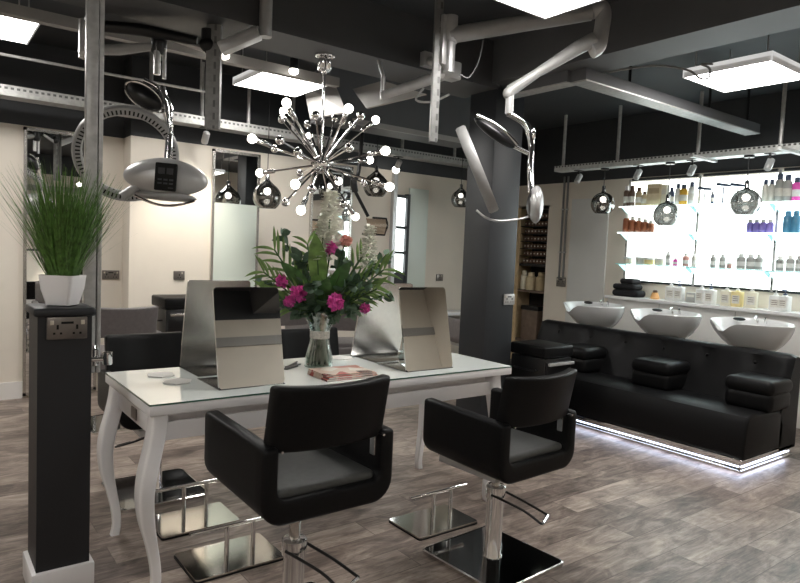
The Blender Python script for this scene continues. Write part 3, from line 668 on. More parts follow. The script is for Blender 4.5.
# footrests under the table
def footrest(x, y, w, d, by, lab):
    t = thing('footrest', lab, 'footrest', (x,y,0), 0, 'floor footrests')
    bm = NB(); prism(bm, rrect(-w/2,w/2,-d/2,d/2,.015,4), 'z', .006, .016); obj('plate', bm, 'steelplate', t)
    bm = NB(); prism(bm, rrect(-w/2-.003,w/2+.003,-d/2-.003,d/2+.003,.016,4), 'z', 0, .008); obj('plate_base', bm, 'slot', t)
    bm = NB(); tube(bm, [(-w*.5,by,.185), (w*.47,by,.185)], .010, 10); obj('foot_bar', bm, 'chrome', t)
    for px in (-w*.10, w*.20):
        bm = NB(); tube(bm, [(px,by,.014), (px,by,.18)], .011, 10); obj('post', bm, 'chrome', t)
footrest(1.165, 2.745, .42, .29, -.06, 'steel plate footrest with bar under the front left of the table')
footrest(1.16, 3.22, .40, .28, .03, 'steel plate footrest with bar behind the front left one')
footrest(2.225, 2.55, .40, .27, -.04, 'steel plate footrest with bar left of the right front chair')
# ------------------------------------------------------------------ backwash sofa
t = thing('backwash_sofa', 'long black tufted backwash sofa on a glowing chrome plinth', 'sofa', (4.9,3.2,0))
SY0, SY1 = 2.0, 4.42
prof = [(4.52,.095), (4.50,.14), (4.53,.36), (4.56,.405), (4.62,.425), (4.98,.405), (5.06,.44), (5.13,.62), (5.165,.75), (5.20,.79), (5.26,.80), (5.31,.78), (5.33,.72), (5.33,.095)]
bm = NB(); prism(bm, [(4.52,.116),(4.50,.15),(4.525,.36),(4.55,.405),(4.61,.425),(5.04,.405),(5.10,.30),(5.10,.116)], 'y', SY0, SY1, bev=.02, seg=3); obj('seat', bm, 'black', t, True)
# backrest as a grid with tufts
bm = NB(); ny = 60; pp = [(5.02,.39),(5.065,.46),(5.10,.53),(5.128,.60),(5.15,.66),(5.168,.72),(5.19,.765),(5.22,.79),(5.26,.798),(5.30,.785),(5.325,.75),(5.33,.68),(5.33,.095),(5.03,.095)]
tufts = [(SY0+.27+.38*k, .70) for k in range(6)]; rows = []
for k in range(ny+1):
    y = SY0+(SY1-SY0)*k/ny; row = []
    e = min(y-SY0, SY1-y); inset = .025*max(0, 1-e/.05)**2
    for x, z in pp:
        dx = 0
        if z > .42 and x < 5.2:
            for ty, tz in tufts: dx += .035*math.exp(-(((y-ty)/.055)**2+((z-tz)/.05)**2))
            dx += .010*math.exp(-((z-.70)/.03)**2)
        row.append(bm.verts.new((x+dx+inset*(x < 5.2), y, z-(inset*.6 if z > .7 else 0))))
    rows.append(row)
for a, b in zip(rows, rows[1:]):
    for i in range(len(pp)-1): bm.faces.new((a[i], a[i+1], b[i+1], b[i]))
bm.faces.new(rows[0]); bm.faces.new(rows[-1][::-1]); obj('backrest', bm, 'black', t, True)
for ty, tz in tufts:
    bm = NB(); ball(bm, (5.192,ty,tz), .014, 10, 8); obj('button', bm, 'black', t, True)
for yc in (3.72, 2.92, 2.14):
    bm = NB(); box(bm, 4.80, 5.14, yc-.17, yc+.17, .405, .55, bev=.045, seg=4); blk = obj('armrest_block', bm, 'black', t, True)
    bm = NB(); box(bm, 4.79, 5.15, yc-.175, yc+.175, .525, .635, bev=.045, seg=4); obj('top_pad', bm, 'black', blk, True)
bm = NB()
for z0, z1, o in ((.028,.044,0), (.044,.088,.022), (.088,.118,0)): box(bm, 4.50+o, 5.30-o, SY0+o, SY1-o, z0, z1, bev=.003)
obj('plinth', bm, 'chrome', t, True)
bm = NB(); box(bm, 4.513, 4.519, SY0+.03, SY1-.03, .060, .070); box(bm, 4.53, 5.27, SY0+.013, SY0+.019, .060, .070); obj('light_strip', bm, 'ledsoft', t, True)
bm = NB(); box(bm, 4.53, 4.55, SY0+.03, SY1-.03, .022, .028); box(bm, 4.55, 5.26, SY0+.03, SY0+.05, .022, .028); obj('floor_glow_strip', bm, 'ledstrip', t, True)
bm = NB()
for x in (4.7, 5.1):
    for y in (2.25, 3.2, 4.2): tube(bm, [(x,y,0), (x,y,.03)], .03, 10)
obj('foot', bm, 'blackp', t, True)
# wash basins
def basin(yc, lab):
    t = thing('wash_basin', lab, 'basin', (5.66,yc,0), 0, 'backwash basins')
    bm = NB(); n = 36; rows = []
    # outline in local (x toward wall, y along); rim dips at the neck side (-x)
    def rim(a, f): return Vector((cos(a)*.255*f+.0, sin(a)*.33*f, 0))
    lv = [(.40,.735,0), (.55,.745,0), (.74,.80,.0), (.90,.87,.25), (.985,.93,.7), (1.0,.965,1.), (.975,.972,1.), (.90,.955,1.), (.80,.90,.6), (.66,.84,.1), (.4,.81,0), (.12,.80,0)]
    for f, z, k in lv:
        row = []
        for i in range(n):
            a = 2*pi*i/n; p = rim(a, f); dip = max(0, cos(a-pi+.42))**30*.085*k; lip = .015*max(0, cos(a))*k
            skew = (z-.735)*.28
            row.append(bm.verts.new((p.x-skew+.03, p.y, z-dip+lip)))
        rows.append(row)
    for a, b in zip(rows, rows[1:]):
        for i in range(n): bm.faces.new((a[i], a[(i+1)%n], b[(i+1)%n], b[i]))
    bm.faces.new(rows[0][::-1]); bm.faces.new(rows[-1]); obj('bowl', bm, 'ceramic', t)
    bm = NB(); lathe(bm, [(.12,0), (.13,.01), (.10,.3), (.11,.70), (.13,.745)], (.03,0,0), 20); obj('pedestal', bm, 'blackp', t)
    bm = NB(); tube(bm, curve([(.19,.05,.95), (.19,.05,.985), (.16,.045,1.005), (.12,.04,.99)], 5), .008, 8); obj('mixer_tap', bm, 'chrome', t)
    bm = NB(); tube(bm, [(.19,-.02,.95), (.19,-.02,.99), (.16,-.03,1.0)], .009, 8); obj('tap_lever', bm, 'chrome', t)
    bm = NB(); ball(bm, (0,0,0), 1, 14, 8, (.024,.055,.016)); bmesh.ops.translate(bm, vec=(.10,.16,.975), verts=bm.verts); obj('shower_head', bm, 'blackp', t)
for y, l in ((4.10,'leftmost white ceramic wash basin behind the sofa'), (3.30,'middle white ceramic wash basin behind the sofa'), (2.52,'rightmost white ceramic wash basin behind the sofa')): basin(y, l)
# ------------------------------------------------------------------ counter and lit product wall
t = thing('product_counter', 'long white counter ledge below the lit product shelves', 'counter', (6.45,3.0,0))
bm = NB(); box(bm, 6.32, 6.598, .6, 4.46, 1.0, 1.035, bev=.004); obj('worktop', bm, 'white', t, True)
obj('front_panel', B(6.36, 6.597, .62, 4.44, 0, 1.0), 'whitematt', t, True)
bm = NB()
for y in (1.4, 2.2, 3.0, 3.8): box(bm, 6.357, 6.361, y-.002, y+.002, 0, .99)
obj('panel_joint', bm, 'softgrey', t, True)
bays = [(3.56,4.40,'left'), (2.78,3.56,'middle'), (1.95,2.78,'right')]
for y0, y1, l in bays:
    t = thing('backlit_panel', 'glowing white wall panel in the %s bay of the product wall' % l, 'light panel', (6.59,(y0+y1)/2,1.2), 0, 'glowing wall panels')
    obj('acrylic', B(6.582, 6.599, y0+.012, y1-.012, 1.22, 2.33), 'backlit', t, True)
    bm = NB(); box(bm, 6.57, 6.599, y0+.03, y1-.03, 2.345, 2.372); obj('top_rail', bm, 'column', t, True)
    obj('bottom_rail', B(6.575, 6.599, y0, y1, 1.195, 1.22), 'column', t, True)
for y, l in ((4.385,'left end'), (3.56,'left of the hair tools'), (2.78,'right of the hair tools'), (1.95,'beyond the right edge')):
    t = thing('shelf_upright', 'slim grey shelf upright, %s of the product wall' % l if 'end' in l else 'slim grey shelf upright %s' % l, 'shelf support', (6.575,y,1.04), 0, 'shelf uprights')
    obj('rail', B(6.564, 6.581, y-.011, y+.011, 1.20, 2.36), 'softgrey', t, True)
    bm = NB(); 
    for z in (1.27, 1.34, 1.60, 1.67, 1.93, 2.0): box(bm, 6.5585, 6.561, y-.004, y+.004, z, z+.03)
    obj('rail_slots', bm, 'slot', t, True)
LV = {'top':2.045, 'middle':1.755, 'bottom':1.405}
for nm, z in LV.items():
    for y0, y1, l in bays:
        t = thing('glass_shelf', '%s frosted glass shelf in the %s bay of the product wall' % (nm, l), 'shelf', (6.48,(y0+y1)/2,z), 0, 'glass shelves')
        bm = NB(); box(bm, 6.40, 6.56, y0+.004, y1-.004, z-.012, z); obj('glass_pane', bm, 'shelfglass', t, True)
        obj('front_edge', B(6.396, 6.40, y0+.004, y1-.004, z-.012, z), 'tea' if nm == 'bottom' else 'backlit', t, True)  # upper edges emit: glow of the panel behind put into the glass
        for yy in (y0+.02, y1-.02):
            bm = NB(); prism(bm, [(6.56,z-.012), (6.42,z-.012), (6.56,z-.085)], 'y', yy-.004, yy+.004); obj('bracket', bm, 'tea', t, True)
# products ----------------------------------------------------------
def product(kind, x, y, z, h, r, col, lab, group, cap='p_white', band=None):
    r *= 1.0 if kind in ('pump','box','brush') else 1.22
    t = thing({'can':'product_bottle','tube':'product_tube','pump':'pump_bottle','jar':'product_jar','box':'product_box','brush':'hair_brush','spray':'spray_bottle'}[kind], lab,
              {'jar':'jar','box':'box','brush':'brush','tube':'tube'}.get(kind,'bottle'), (x,y,z), R.uniform(-.2,.2), group)
    c = 'p_'+col
    if kind in ('can','spray'):
        hb = h*.78; bm = NB(); lathe(bm, [(r*.92,0),(r,.004),(r,hb*.9),(r*.7,hb),(r*.5,hb)], seg=16); obj('body', bm, c, t)
        bm = NB(); lathe(bm, [(r*.62,hb-.002),(r*.62,h*.97),(r*.5,h)], seg=14); obj('cap', bm, cap, t)
        bm = NB(); lathe(bm, [(r*1.01,hb*.25),(r*1.01,hb*.62)], seg=16, close=False); obj('label_band', bm, band or 'p_pale', t)
    elif kind == 'tube':
        bm = NB(); lathe(bm, [(r*.7,h*.14),(r,h*.2),(r*.95,h*.9),(r*.9,h)], seg=14, sq=.6); obj('body', bm, c, t)
        bm = NB(); lathe(bm, [(r*.75,0),(r*.75,h*.15)], seg=14, sq=.75); obj('cap', bm, cap, t)
    elif kind == 'pump':
        hb = h*.74; bm = NB(); prism(bm, rrect(-r*.75,r*.75,-r,r,r*.3,4), 'z', 0, hb*.93, bev=.004); lathe(bm, [(r*.55,hb*.92),(r*.4,hb)], seg=14); obj('body', bm, c, t)
        bm = NB(); lathe(bm, [(r*.34,hb),(r*.34,hb+h*.07),(r*.10,hb+h*.07),(r*.10,h*.95)], seg=12); box(bm, -r*.9, r*.25, -r*.18, r*.18, h*.93, h, bev=.002); obj('pump_head', bm, cap, t)
        bm = NB(); box(bm, -r*.76, -r*.75, -r*.7, r*.7, hb*.2, hb*.7); obj('label_panel', bm, band or 'p_grey', t)
        bm = NB()
        for k in range(3): box(bm, -r*.775, -r*.765, -r*.5, r*.5, hb*(.60-.12*k), hb*(.63-.12*k))
        obj('label_lines', bm, 'p_brown' if band else 'p_navy', t)
    elif kind == 'jar':
        bm = NB(); lathe(bm, [(r*.9,0),(r,.004),(r,h*.7)], seg=18); obj('body', bm, c, t)
        bm = NB(); lathe(bm, [(r*1.03,h*.68),(r*1.03,h*.97),(r*.95,h)], seg=18); obj('lid', bm, cap, t)
    elif kind == 'box':
        bm = NB(); box(bm, -r*.7, r*.7, -r, r, 0, h, bev=.002); obj('carton', bm, c, t)
        bm = NB(); box(bm, -r*.71, -r*.70, -r*.8, r*.8, h*.55, h*.8); obj('label_panel', bm, cap, t)
    elif kind == 'brush':
        bm = NB(); lathe(bm, [(.03,0),(.032,.004),(.008,.008),(.006,h*.85)], seg=12); obj('stand', bm, cap, t)
        bm = NB(); tube(bm, [(0,-.07,h*.88), (0,.07,h)], [.012,.016], 10); obj('head', bm, c, t)
    return t
XS = 6.47; G1, G2, G3, G4 = 'products on the top shelf','products on the middle shelf','products on the bottom shelf','products on the counter'
zt, zm, zb = LV['top']+.001, LV['middle']+.001, LV['bottom']+.001
T1 = [('can',4.355,.235,.028,'brown','first tall brown bottle at the left end of the top shelf','p_white'), ('can',4.285,.235,.028,'brown','second tall brown bottle from the left on the top shelf','p_brown'),
 ('can',4.20,.21,.030,'tan','tan bottle third from the left on the top shelf','p_brown'), ('can',4.13,.165,.026,'sand','short sand coloured bottle with dark cap on the top shelf','p_brown'), ('box',4.00,.235,.075,'sand','large sand coloured carton on the top shelf','p_tan'),
 ('box',3.885,.22,.035,'cream','narrow cream carton right of the large sand one','p_pale'), ('can',3.81,.19,.025,'navy','navy bottle on the top shelf','p_navy'), ('spray',3.74,.225,.024,'white','clear white spray bottle with black cap left of the golden one','p_navy'),
 ('spray',3.675,.215,.033,'gold','golden spray bottle with black cap on the top shelf','p_navy'), ('spray',3.59,.235,.028,'white','white spray bottle with black cap right of the golden one','p_navy'),
 ('brush',3.45,.17,.03,'navy','first black hair tool on the top shelf, from the left','p_grey'), ('can',3.365,.13,.014,'navy','slim dark tool tube beside the first black hair tool','p_grey'), ('brush',3.26,.20,.03,'navy','second black hair tool on the top shelf','p_navy'),
 ('brush',3.12,.19,.03,'navy','third black hair tool, above the right pendant','p_grey'), ('spray',2.86,.215,.024,'pale','first slim pale bottle with black tip right of the pendant','p_navy'), ('spray',2.805,.215,.024,'pale','second slim pale bottle with black tip right of the pendant','p_navy'),
 ('can',2.735,.265,.032,'grey','tallest grey can with dark cap on the top shelf','p_navy'), ('can',2.665,.25,.032,'grey','grey can with dark cap right of the tallest one','p_navy'), ('can',2.585,.22,.032,'pink','white and pink bottle with dark cap at the right edge','p_navy')]
for k, y, h, r, c, l, cap in T1: product(k, XS, y, zt, h, r, c, l, G1, cap, 'p_white' if c == 'pink' else None)
for i, (y, h) in enumerate(((4.335,.205),(4.255,.18),(4.175,.165),(4.10,.15),(4.03,.13))): product('can', XS, y, zm, h, .032, 'copper', '%s copper brown bottle from the left on the middle shelf' % ('first','second','third','fourth','fifth')[i], G2, 'p_pale', 'p_copper')
for i, y in enumerate((2.975,2.915,2.855,2.79)): product('can', XS, y+.0, zm, .13, .026, 'violet', '%s violet bottle from the left on the middle shelf' % ('first','second','third','fourth')[i], G2, 'p_pale', 'p_violet')
for i, y in enumerate((2.64,2.57)): product('can', XS, y, zm, .205, .033, 'blue', ('left','right')[i]+' blue bottle at the right end of the middle shelf', G2, 'p_blue', 'p_blue')
T3 = [('jar',4.28,.075,.042,'cream'),('jar',4.13,.08,.042,'pale'),('jar',4.02,.075,.042,'yellow'),('jar',3.90,.075,.042,'cream'),('can',3.80,.15,.022,'grey'),('can',3.715,.085,.022,'pink'),('can',3.60,.135,.028,'rose'),('can',3.51,.135,.022,'pale'),('can',3.31,.135,.024,'grey'),('can',3.215,.14,.026,'grey'),('jar',3.145,.06,.02,'rose'),('can',3.035,.15,.034,'grey'),('can',2.945,.15,.032,'grey'),('can',2.865,.15,.030,'grey'),('can',2.68,.14,.030,'grey'),('can',2.59,.15,.030,'grey'),('can',2.51,.15,.030,'grey')]
ordn = ['first','second','third','fourth','fifth','sixth','seventh','eighth','ninth','tenth','eleventh','twelfth','thirteenth','fourteenth','fifteenth','sixteenth','seventeenth']
for i, (k, y, h, r, c) in enumerate(T3): product(k, XS, y, zb, h, r, c, '%s product from the left on the bottom glass shelf, %s %s' % (ordn[i], c, 'jar' if k == 'jar' else 'bottle'), G3, 'p_white', 'p_white')
XC = 6.43
for y, h, c, cap, l in ((3.72,.215,'white','p_white','white pump bottle with white pump, first in the counter row'), (3.625,.215,'white','p_navy','white pump bottle with dark pump, second in the counter row'), (3.385,.21,'white','p_white','white pump bottle with pale pump, left of the twin near the middle'), (3.29,.21,'white','p_navy','white pump bottle with dark pump near the middle of the counter'),
    (3.13,.215,'cream','p_white','cream pump bottle left of the yellow edged one'), (3.025,.215,'yellow','p_white','yellowish pump bottle on the counter'), (2.89,.22,'cream','p_white','cream pump bottle right of the yellowish one'), (2.675,.20,'white','p_white','white pump bottle with violet label, second from the right end'), (2.595,.20,'white','p_navy','white pump bottle with dark pump at the right end')):
    product('pump', XC, y, 1.036, h, .050, c, l, G4, cap, 'p_pale')
product('box', XC+.03, 3.505, 1.036, .10, .045, 'grey', 'small grey carton between the pump bottles on the counter', G4, 'p_pale')
t = thing('candle_jar', 'small amber candle beside the black towels on the counter', 'candle', (XC,3.90,1.036))
bm = NB(); lathe(bm, [(.045,0),(.05,.01),(.03,.07)], seg=16); obj('wax', bm, 'p_amber', t)
bm = NB(); lathe(bm, [(.024,.066),(.026,.09),(.015,.10)], seg=14); obj('lid', bm, 'p_brown', t)
# black folded towels
def towel(y, z, w, h, l):
    bm = NB()
    box(bm, 6.36, 6.54, y-w/2, y+w/2, z, z+h, bev=h*.47, seg=5)
    single('folded_towel', bm, 'towel', l, 'towel', 'black folded towels')
towel(4.235, 1.036, .34, .075, 'bottom black folded towel on the left end of the counter')
towel(4.255, 1.112, .29, .065, 'middle black folded towel of the stack on the counter')
towel(4.225, 1.178, .17, .06, 'top black folded towel of the stack on the counter')
# ------------------------------------------------------------------ wall conduits and sockets
for dy, l in ((.03,'left vertical grey conduit on the cream wall right of the column'), (-.03,'right vertical grey conduit on the cream wall right of the column')):
    t = thing('wall_conduit', l, 'pipe', (6.585,5.31+dy,1.18), 0, 'wall conduits')
    bm = NB(); tube(bm, [(0,0,0), (0,0,1.28)], .013, 10); obj('pipe', bm, 'pipegrey', t)
    for z in (.32, .86): obj('clip', B(-.014, .014, -.02, .02, z, z+.015), 'galv', t)
socket(6.599, 5.31, 1.13, '-x', .14, .12, 'grey metal socket box below the twin conduits', True)
socket(3.935, 3.699, 1.08, '-y', .125, .09, 'pale double socket on the slate column', True, 'satin')
socket(1.50, 6.499, 1.10, '-y', .15, .085, 'pewter double socket on the back wall right of the pillar')
socket(2.06, 6.249, 1.115, '-y', .105, .085, 'pewter single socket above the black trolley at left', False)
socket(5.36, 6.249, 1.12, '-y', .11, .085, 'pewter single socket on the back wall left of the column', False)
# ------------------------------------------------------------------ recessed tube rack beside the column
t = thing('wall_shelf_unit', 'tall pine framed wall unit with dark rack right of the column', 'shelf unit', (6.5,5.85,0))
obj('side_panel', B(6.60, 6.93, 6.10, 6.14, 0, 2.08), 'wood', t, True); obj('side_panel', B(6.60, 6.93, 5.56, 5.58, 0, 2.08), 'cream', t, True)
obj('front_jamb', B(6.585, 6.605, 6.045, 6.14, 0, 2.09), 'wood', t, True)
obj('back_board', B(6.91, 6.93, 5.58, 6.10, 0, 2.08), 'darkwood', t, True)
obj('top_board', B(6.60, 6.93, 5.56, 6.14, 2.08, 2.11), 'cream', t, True)
for z, m in ((1.32,'darkwood'), (.97,'brown'), (.3,'brown')): obj('shelf', B(6.605, 6.91, 5.58, 6.10, z-.015, z+.012), m, t, True)
for k in range(7): obj('rack_tier', B(6.66, 6.91, 5.581, 6.099, 1.335+.10*k, 1.345+.10*k), 'darkwood', t, True)
first = None
for r_ in range(7):
    for c_ in range(8):
        loc = (6.675, 5.615+.058*c_, 1.346+.10*r_)
        if first is None:
            first = thing('colour_tube', 'small dark hair colour tube with pale cap in the wall rack', 'tube', loc, 0, 'colour tubes in the wall rack')
            bm = NB(); box(bm, 0, .10, -.02, .02, 0, .062, bev=.003); obj('carton', bm, 'p_brown', first)
            bm = NB(); lathe(bm, [(.009,0), (.009,.006)], (0,0,0), 10, T=Matrix.Translation((-.001,0,.03)) @ Matrix.Rotation(-pi/2,4,'Y')); obj('cap', bm, 'p_pale', first)
        else: dup(first, loc)
for y, h, r_, c, l in ((6.04,.26,.045,'cream','cream bottle at the left in the wall unit'), (5.92,.24,.06,'sand','sand coloured bottle in the middle of the wall unit'), (5.74,.25,.06,'tan','tan bottle at the right in the wall unit')):
    product('can', 6.72, y, .983, h, r_, c, l, 'bottles in the wall unit', 'p_'+c, 'p_'+c)
t = thing('storage_bin', 'black lidded bin on the lower shelf of the wall unit', 'bin', (6.73,5.86,.313))
bm = NB(); box(bm, -.085, .085, -.14, .14, 0, .40, bev=.01); obj('body', bm, 'brown', t)
bm = NB(); box(bm, -.09, .09, -.15, .15, .40, .46, bev=.012); obj('lid', bm, 'blackp', t)
# ------------------------------------------------------------------ trolleys
def trolley(x, y, w, d, h, rz, lab, handle):
    t = thing('salon_trolley', lab, 'trolley', (x,y,0), rz, 'black salon trolleys')
    bm = NB(); box(bm, -w/2, w/2, -d/2, d/2, .08, h-.10, bev=.008); obj('cabinet', bm, 'blackp', t)
    bm = NB(); box(bm, -w/2-.012, w/2+.012, -d/2-.012, d/2+.012, h-.095, h, bev=.018, seg=3); obj('top_tray', bm, 'black', t)
    n = 4; zz = .10; dh = (h-.22)/n
    for k in range(n):
        bm = NB(); box(bm, -w/2+.015, w/2-.015, -d/2-.014, -d/2, zz+k*dh+.006, zz+(k+1)*dh-.006, bev=.004); dq = obj('drawer', bm, 'blackp', t)
        if k == n-1:
            bm = NB(); box(bm, -w/2+.03, w/2-.0, -d/2-.035, -d/2-.012, zz+(k+1)*dh-.035, zz+(k+1)*dh-.01, bev=.005); obj('handle', bm, handle, dq)
    for sx in (-1, 1):
        for sy in (-1, 1):
            bm = NB(); lathe(bm, [(.03,-.012), (.034,-.008), (.034,.008), (.03,.012)], (sx*(w/2-.04),sy*(d/2-.04),.034), 14, T=Matrix.Rotation(pi/2,4,'X')); tube(bm, [(sx*(w/2-.04),sy*(d/2-.04),.034), (sx*(w/2-.04),sy*(d/2-.04),.085)], .01, 8); obj('castor', bm, 'blackp', t)
    for k in range(2):
        bm = NB(); tube(bm, curve([(-w/2-.005,-.1,h-.20-.16*k), (-w/2-.04,-.1,h-.20-.16*k), (-w/2-.04,.1,h-.20-.16*k), (-w/2-.005,.1,h-.20-.16*k)], 3), .007, 6); obj('side_rail', bm, 'blackp', t)
    return t
trolley(4.22, 3.56, .34, .36, .72, 0, 'black drawer trolley with pale handle between column and sofa', 'satin')
trolley(1.93, 5.72, .42, .38, .96, 0, 'black drawer trolley against the back wall at left', 'steel')
# white ledge left of the column
t = thing('wall_ledge', 'small white wall ledge seen left of the column', 'shelf', (5.5,6.2,.5))
bm = NB(); box(bm, 5.15, 5.85, 5.98, 6.249, .66, .70, bev=.004); box(bm, 5.15, 5.85, 6.0, 6.249, .50, .53, bev=.004); obj('board', bm, 'white', t, True)
obj('back_rail', B(5.15, 5.85, 6.23, 6.249, .5, .7), 'softgrey', t, True)
# ------------------------------------------------------------------ pendants
def pendant(x, y, z, ztop, r, lab, onion=False):
    """z = globe centre"""
    t = thing('pendant_lamp', lab, 'pendant lamp', (x,y,z-r*.85), 0, 'smoked glass pendants')
    oz = r*.85; bm = NB(); prof = []
    for k in range(3, 23):
        a = pi*k/28; prof.append((r*sin(a)*(1.0), oz+r*cos(a)))
    prof = ([(r*.10, oz+r*1.42), (r*.16, oz+r*1.2), (r*.34, oz+r*1.02)]+prof[2:] if onion else [(r*.17, oz+r*1.08), (r*.2, oz+r*.99)]+prof)
    lathe(bm, prof, seg=28, close=False); obj('globe', bm, 'smoke', t)
    bm = NB(); lathe(bm, [(r*.14,oz+r*.75),(r*.16,oz+r*1.5),(r*.10,oz+r*1.58)], seg=14); obj('socket', bm, 'chrome', t)
    bm = NB(); ball(bm, (0,0,oz+r*.40), r*.27, 12, 10); obj('bulb', bm, 'bulb', t)
    bm = NB(); tube(bm, [(0,0,oz+r*1.5), (0,0,ztop-z+oz)], .004, 6); obj('cord', bm, 'blackp', t)
    bm = NB(); lathe(bm, [(.045,-.02),(.045,0)], (0,0,ztop-z+oz), 16); obj('ceiling_cup', bm, 'blackp', t)
pendant(6.1, 4.40, 2.05, 2.443, .128, 'smoked globe pendant left of the lit product wall')
pendant(6.1, 3.63, 1.915, 2.443, .132, 'smoked globe pendant before the middle shelf, lowest on the right')
pendant(6.1, 2.86, 2.01, 2.443, .132, 'rightmost and largest smoked globe pendant before the product wall')
pendant(2.72, 5.75, 1.90, 2.74 if False else 3.1, .135, 'smoked globe pendant left of the chandelier', True)
pendant(3.98, 5.75, 2.12, 3.1, .135, 'smoked globe pendant right of the chandelier', True)
pendant(5.30, 5.85, 2.09, 2.515 if False else 3.1, .115, 'smoked globe pendant just left of the column', True)
# ------------------------------------------------------------------ sputnik chandelier
HC = Vector((2.24,3.9,2.01)); t = thing('sputnik_chandelier', 'chrome starburst chandelier with many rods over the table', 'chandelier', HC)
bm = NB(); ball(bm, (0,0,0), .062, 18, 12); hub = obj('hub', bm, 'chrome', t)
bm = NB(); tube(bm, [(0,0,.05), (0,0,.62)], .009, 10); obj('stem', bm, 'chrome', t)
for k in range(16):
    pass
bm = NB(); lathe(bm, [(.0,.735),(.068,.735),(.068,.722),(.05,.712),(.0,.712)], seg=22, close=False); obj('canopy', bm, 'chrome', t)
for k in range(4):
    a = k*pi/2+.4; bm = NB(); lathe(bm, [(.016,.63),(.022,.64),(.022,.70),(.012,.712)], (.032*cos(a),.032*sin(a),0), 12); obj('canopy_lug', bm, 'chrome', t)
bm = NB(); ball(bm, (0,0,.625), .022); obj('stem_knuckle', bm, 'chrome', t)
LIT = [(-0.71,-0.39,0.59),(0.27,0.84,0.48),(-0.14,-0.82,0.55),(0.75,-0.08,0.66),(-0.98,-0.08,0.18),(-0.42,0.9,-0.09),(-0.56,-0.54,-0.63),(0.7,0.71,-0.1),(0.32,-0.94,0.12),(0.74,0.3,-0.61),(0.48,-0.83,-0.28),(-0.22,0.66,0.72),(-0.69,-0.63,-0.35),(0.94,0.3,0.19)]
BAL = [(-0.19,0.76,0.63),(-0.52,-0.74,0.42),(0.2,0.76,0.62),(-0.84,-0.53,0.13),(-0.19,0.95,0.26),(-0.71,-0.71,0.0),(0.48,0.51,0.71),(-0.01,-0.88,0.48),(0.67,0.37,0.64),(-0.21,-0.97,0.08),(0.22,0.97,-0.02),(-0.71,-0.45,-0.54),(0.57,0.7,-0.44),(-0.54,-0.75,-0.39),(0.91,0.39,-0.12),(-0.17,-0.83,-0.53)]
for d in LIT:
    d = Vector(d).normalized(); bm = NB(); tube(bm, [d*.05, d*.42], .0065, 8); tube(bm, [d*.40, d*.41, d*.505, d*.51], [.009,.017,.017,.015], 12); arm = obj('bulb_arm', bm, 'chrome', t)
    bm = NB(); ball(bm, d*.54, .029, 14, 10); obj('bulb', bm, 'bulb', arm)
for d in BAL:
    d = Vector(d).normalized(); bm = NB(); tube(bm, [d*.05, d*.53], .0065, 8); arm = obj('ball_arm', bm, 'chrome', t)
    bm = NB(); ball(bm, d*.545, .028, 16, 12); obj('chrome_ball', bm, 'chrome', arm)
# ------------------------------------------------------------------ ceiling mounted hair processors
def ring_mesh(c, n, r, w=.05, a0=0, a1=2*pi, seg=44, up=(0,0,1)):
    """flat-section hoop (axis n) and its dark slots"""
    n = Vector(n).normalized(); u = (Vector(up)-n*n.dot(Vector(up))).normalized(); v = n.cross(u); c = Vector(c); bm = NB(); sl = NB(); rows = []
    full = abs(a1-a0-2*pi) < 1e-3
    for k in range(seg+(0 if full else 1)):
        a = a0+(a1-a0)*k/seg; d = u*cos(a)+v*sin(a); row = []
        for rr, hh in ((r-.028,-.018), (r-.020,-.030), (r+.020,-.032), (r+.028,-.020), (r+.028,.020), (r+.020,.032), (r-.020,.030), (r-.028,.018)): row.append(bm.verts.new(c+d*rr+n*hh))
        rows.append(row)
    m = len(rows)
    for k in range(m if full else m-1):
        a, b = rows[k], rows[(k+1)%m]
        for j in range(8): bm.faces.new((a[j], a[(j+1)%8], b[(j+1)%8], b[j]))
    if not full: bm.faces.new(rows[0]); bm.faces.new(rows[-1][::-1])
    ns = 72
    for k in range(ns):
        a = a0+(a1-a0)*(k+.5)/ns; d = u*cos(a)+v*sin(a); tt = (-u*sin(a)+v*cos(a))*.0045
        for s in (-1, 1):
            p0, p1 = c+d*(r-.018)+n*.0305*s, c+d*(r+.008)+n*.0325*s
            sl.faces.new([sl.verts.new(q) for q in (p0-tt, p0+tt, p1+tt, p1-tt)])
        q0 = c+d*(r-.0285); tn = n*.008
        sl.faces.new([sl.verts.new(q) for q in (q0-tt-tn, q0+tt-tn, q0+tt+tn, q0-tt+tn)])
    return bm, sl
viewA = Vector((1.05,4.1,.4)).normalized()
t = thing('hair_processor', 'overhead hair processor with silver control head and round slotted hoop at left', 'hair processor', (1.2,4.05,1.7))
hc = Vector((1.23,4.01,1.82)); sx = Vector((cos(RZ+.0),sin(RZ),0)); TA = Matrix.Translation(hc) @ Matrix.Rotation(RZ,4,'Z') @ Matrix.Rotation(radians(3),4,'Y')
bm = NB(); ball(bm, (0,0,0), 1, 32, 18, (.255,.085,.125), T=TA); bmesh.ops.translate(bm, vec=(0,0,0), verts=bm.verts)
bm.free(); bm = NB(); q = bmesh.new(); bmesh.ops.create_uvsphere(q, u_segments=36, v_segments=20, radius=1)
for v in q.verts:
    x, y, z = v.co; e = 1.0
    v.co = Vector((x*.257, y*.075, (z*.125 if z > 0 else z*.110)*(1-.12*abs(x))))
merge(bm, q, TA); head = obj('control_head', bm, 'satin', t, True)
bm = NB(); box(bm, -.036, .094, -.088, -.066, -.078, .086, bev=.008); bmesh.ops.transform(bm, matrix=TA, verts=bm.verts); dsp = obj('display', bm, 'slot', head, True)
bm = NB(); box(bm, -.014, .024, -.0895, -.087, .02, .056); box(bm, .036, .074, -.0895, -.087, .02, .056); bmesh.ops.transform(bm, matrix=TA, verts=bm.verts); obj('screen', bm, 'pillar', dsp, True)
bm = NB()
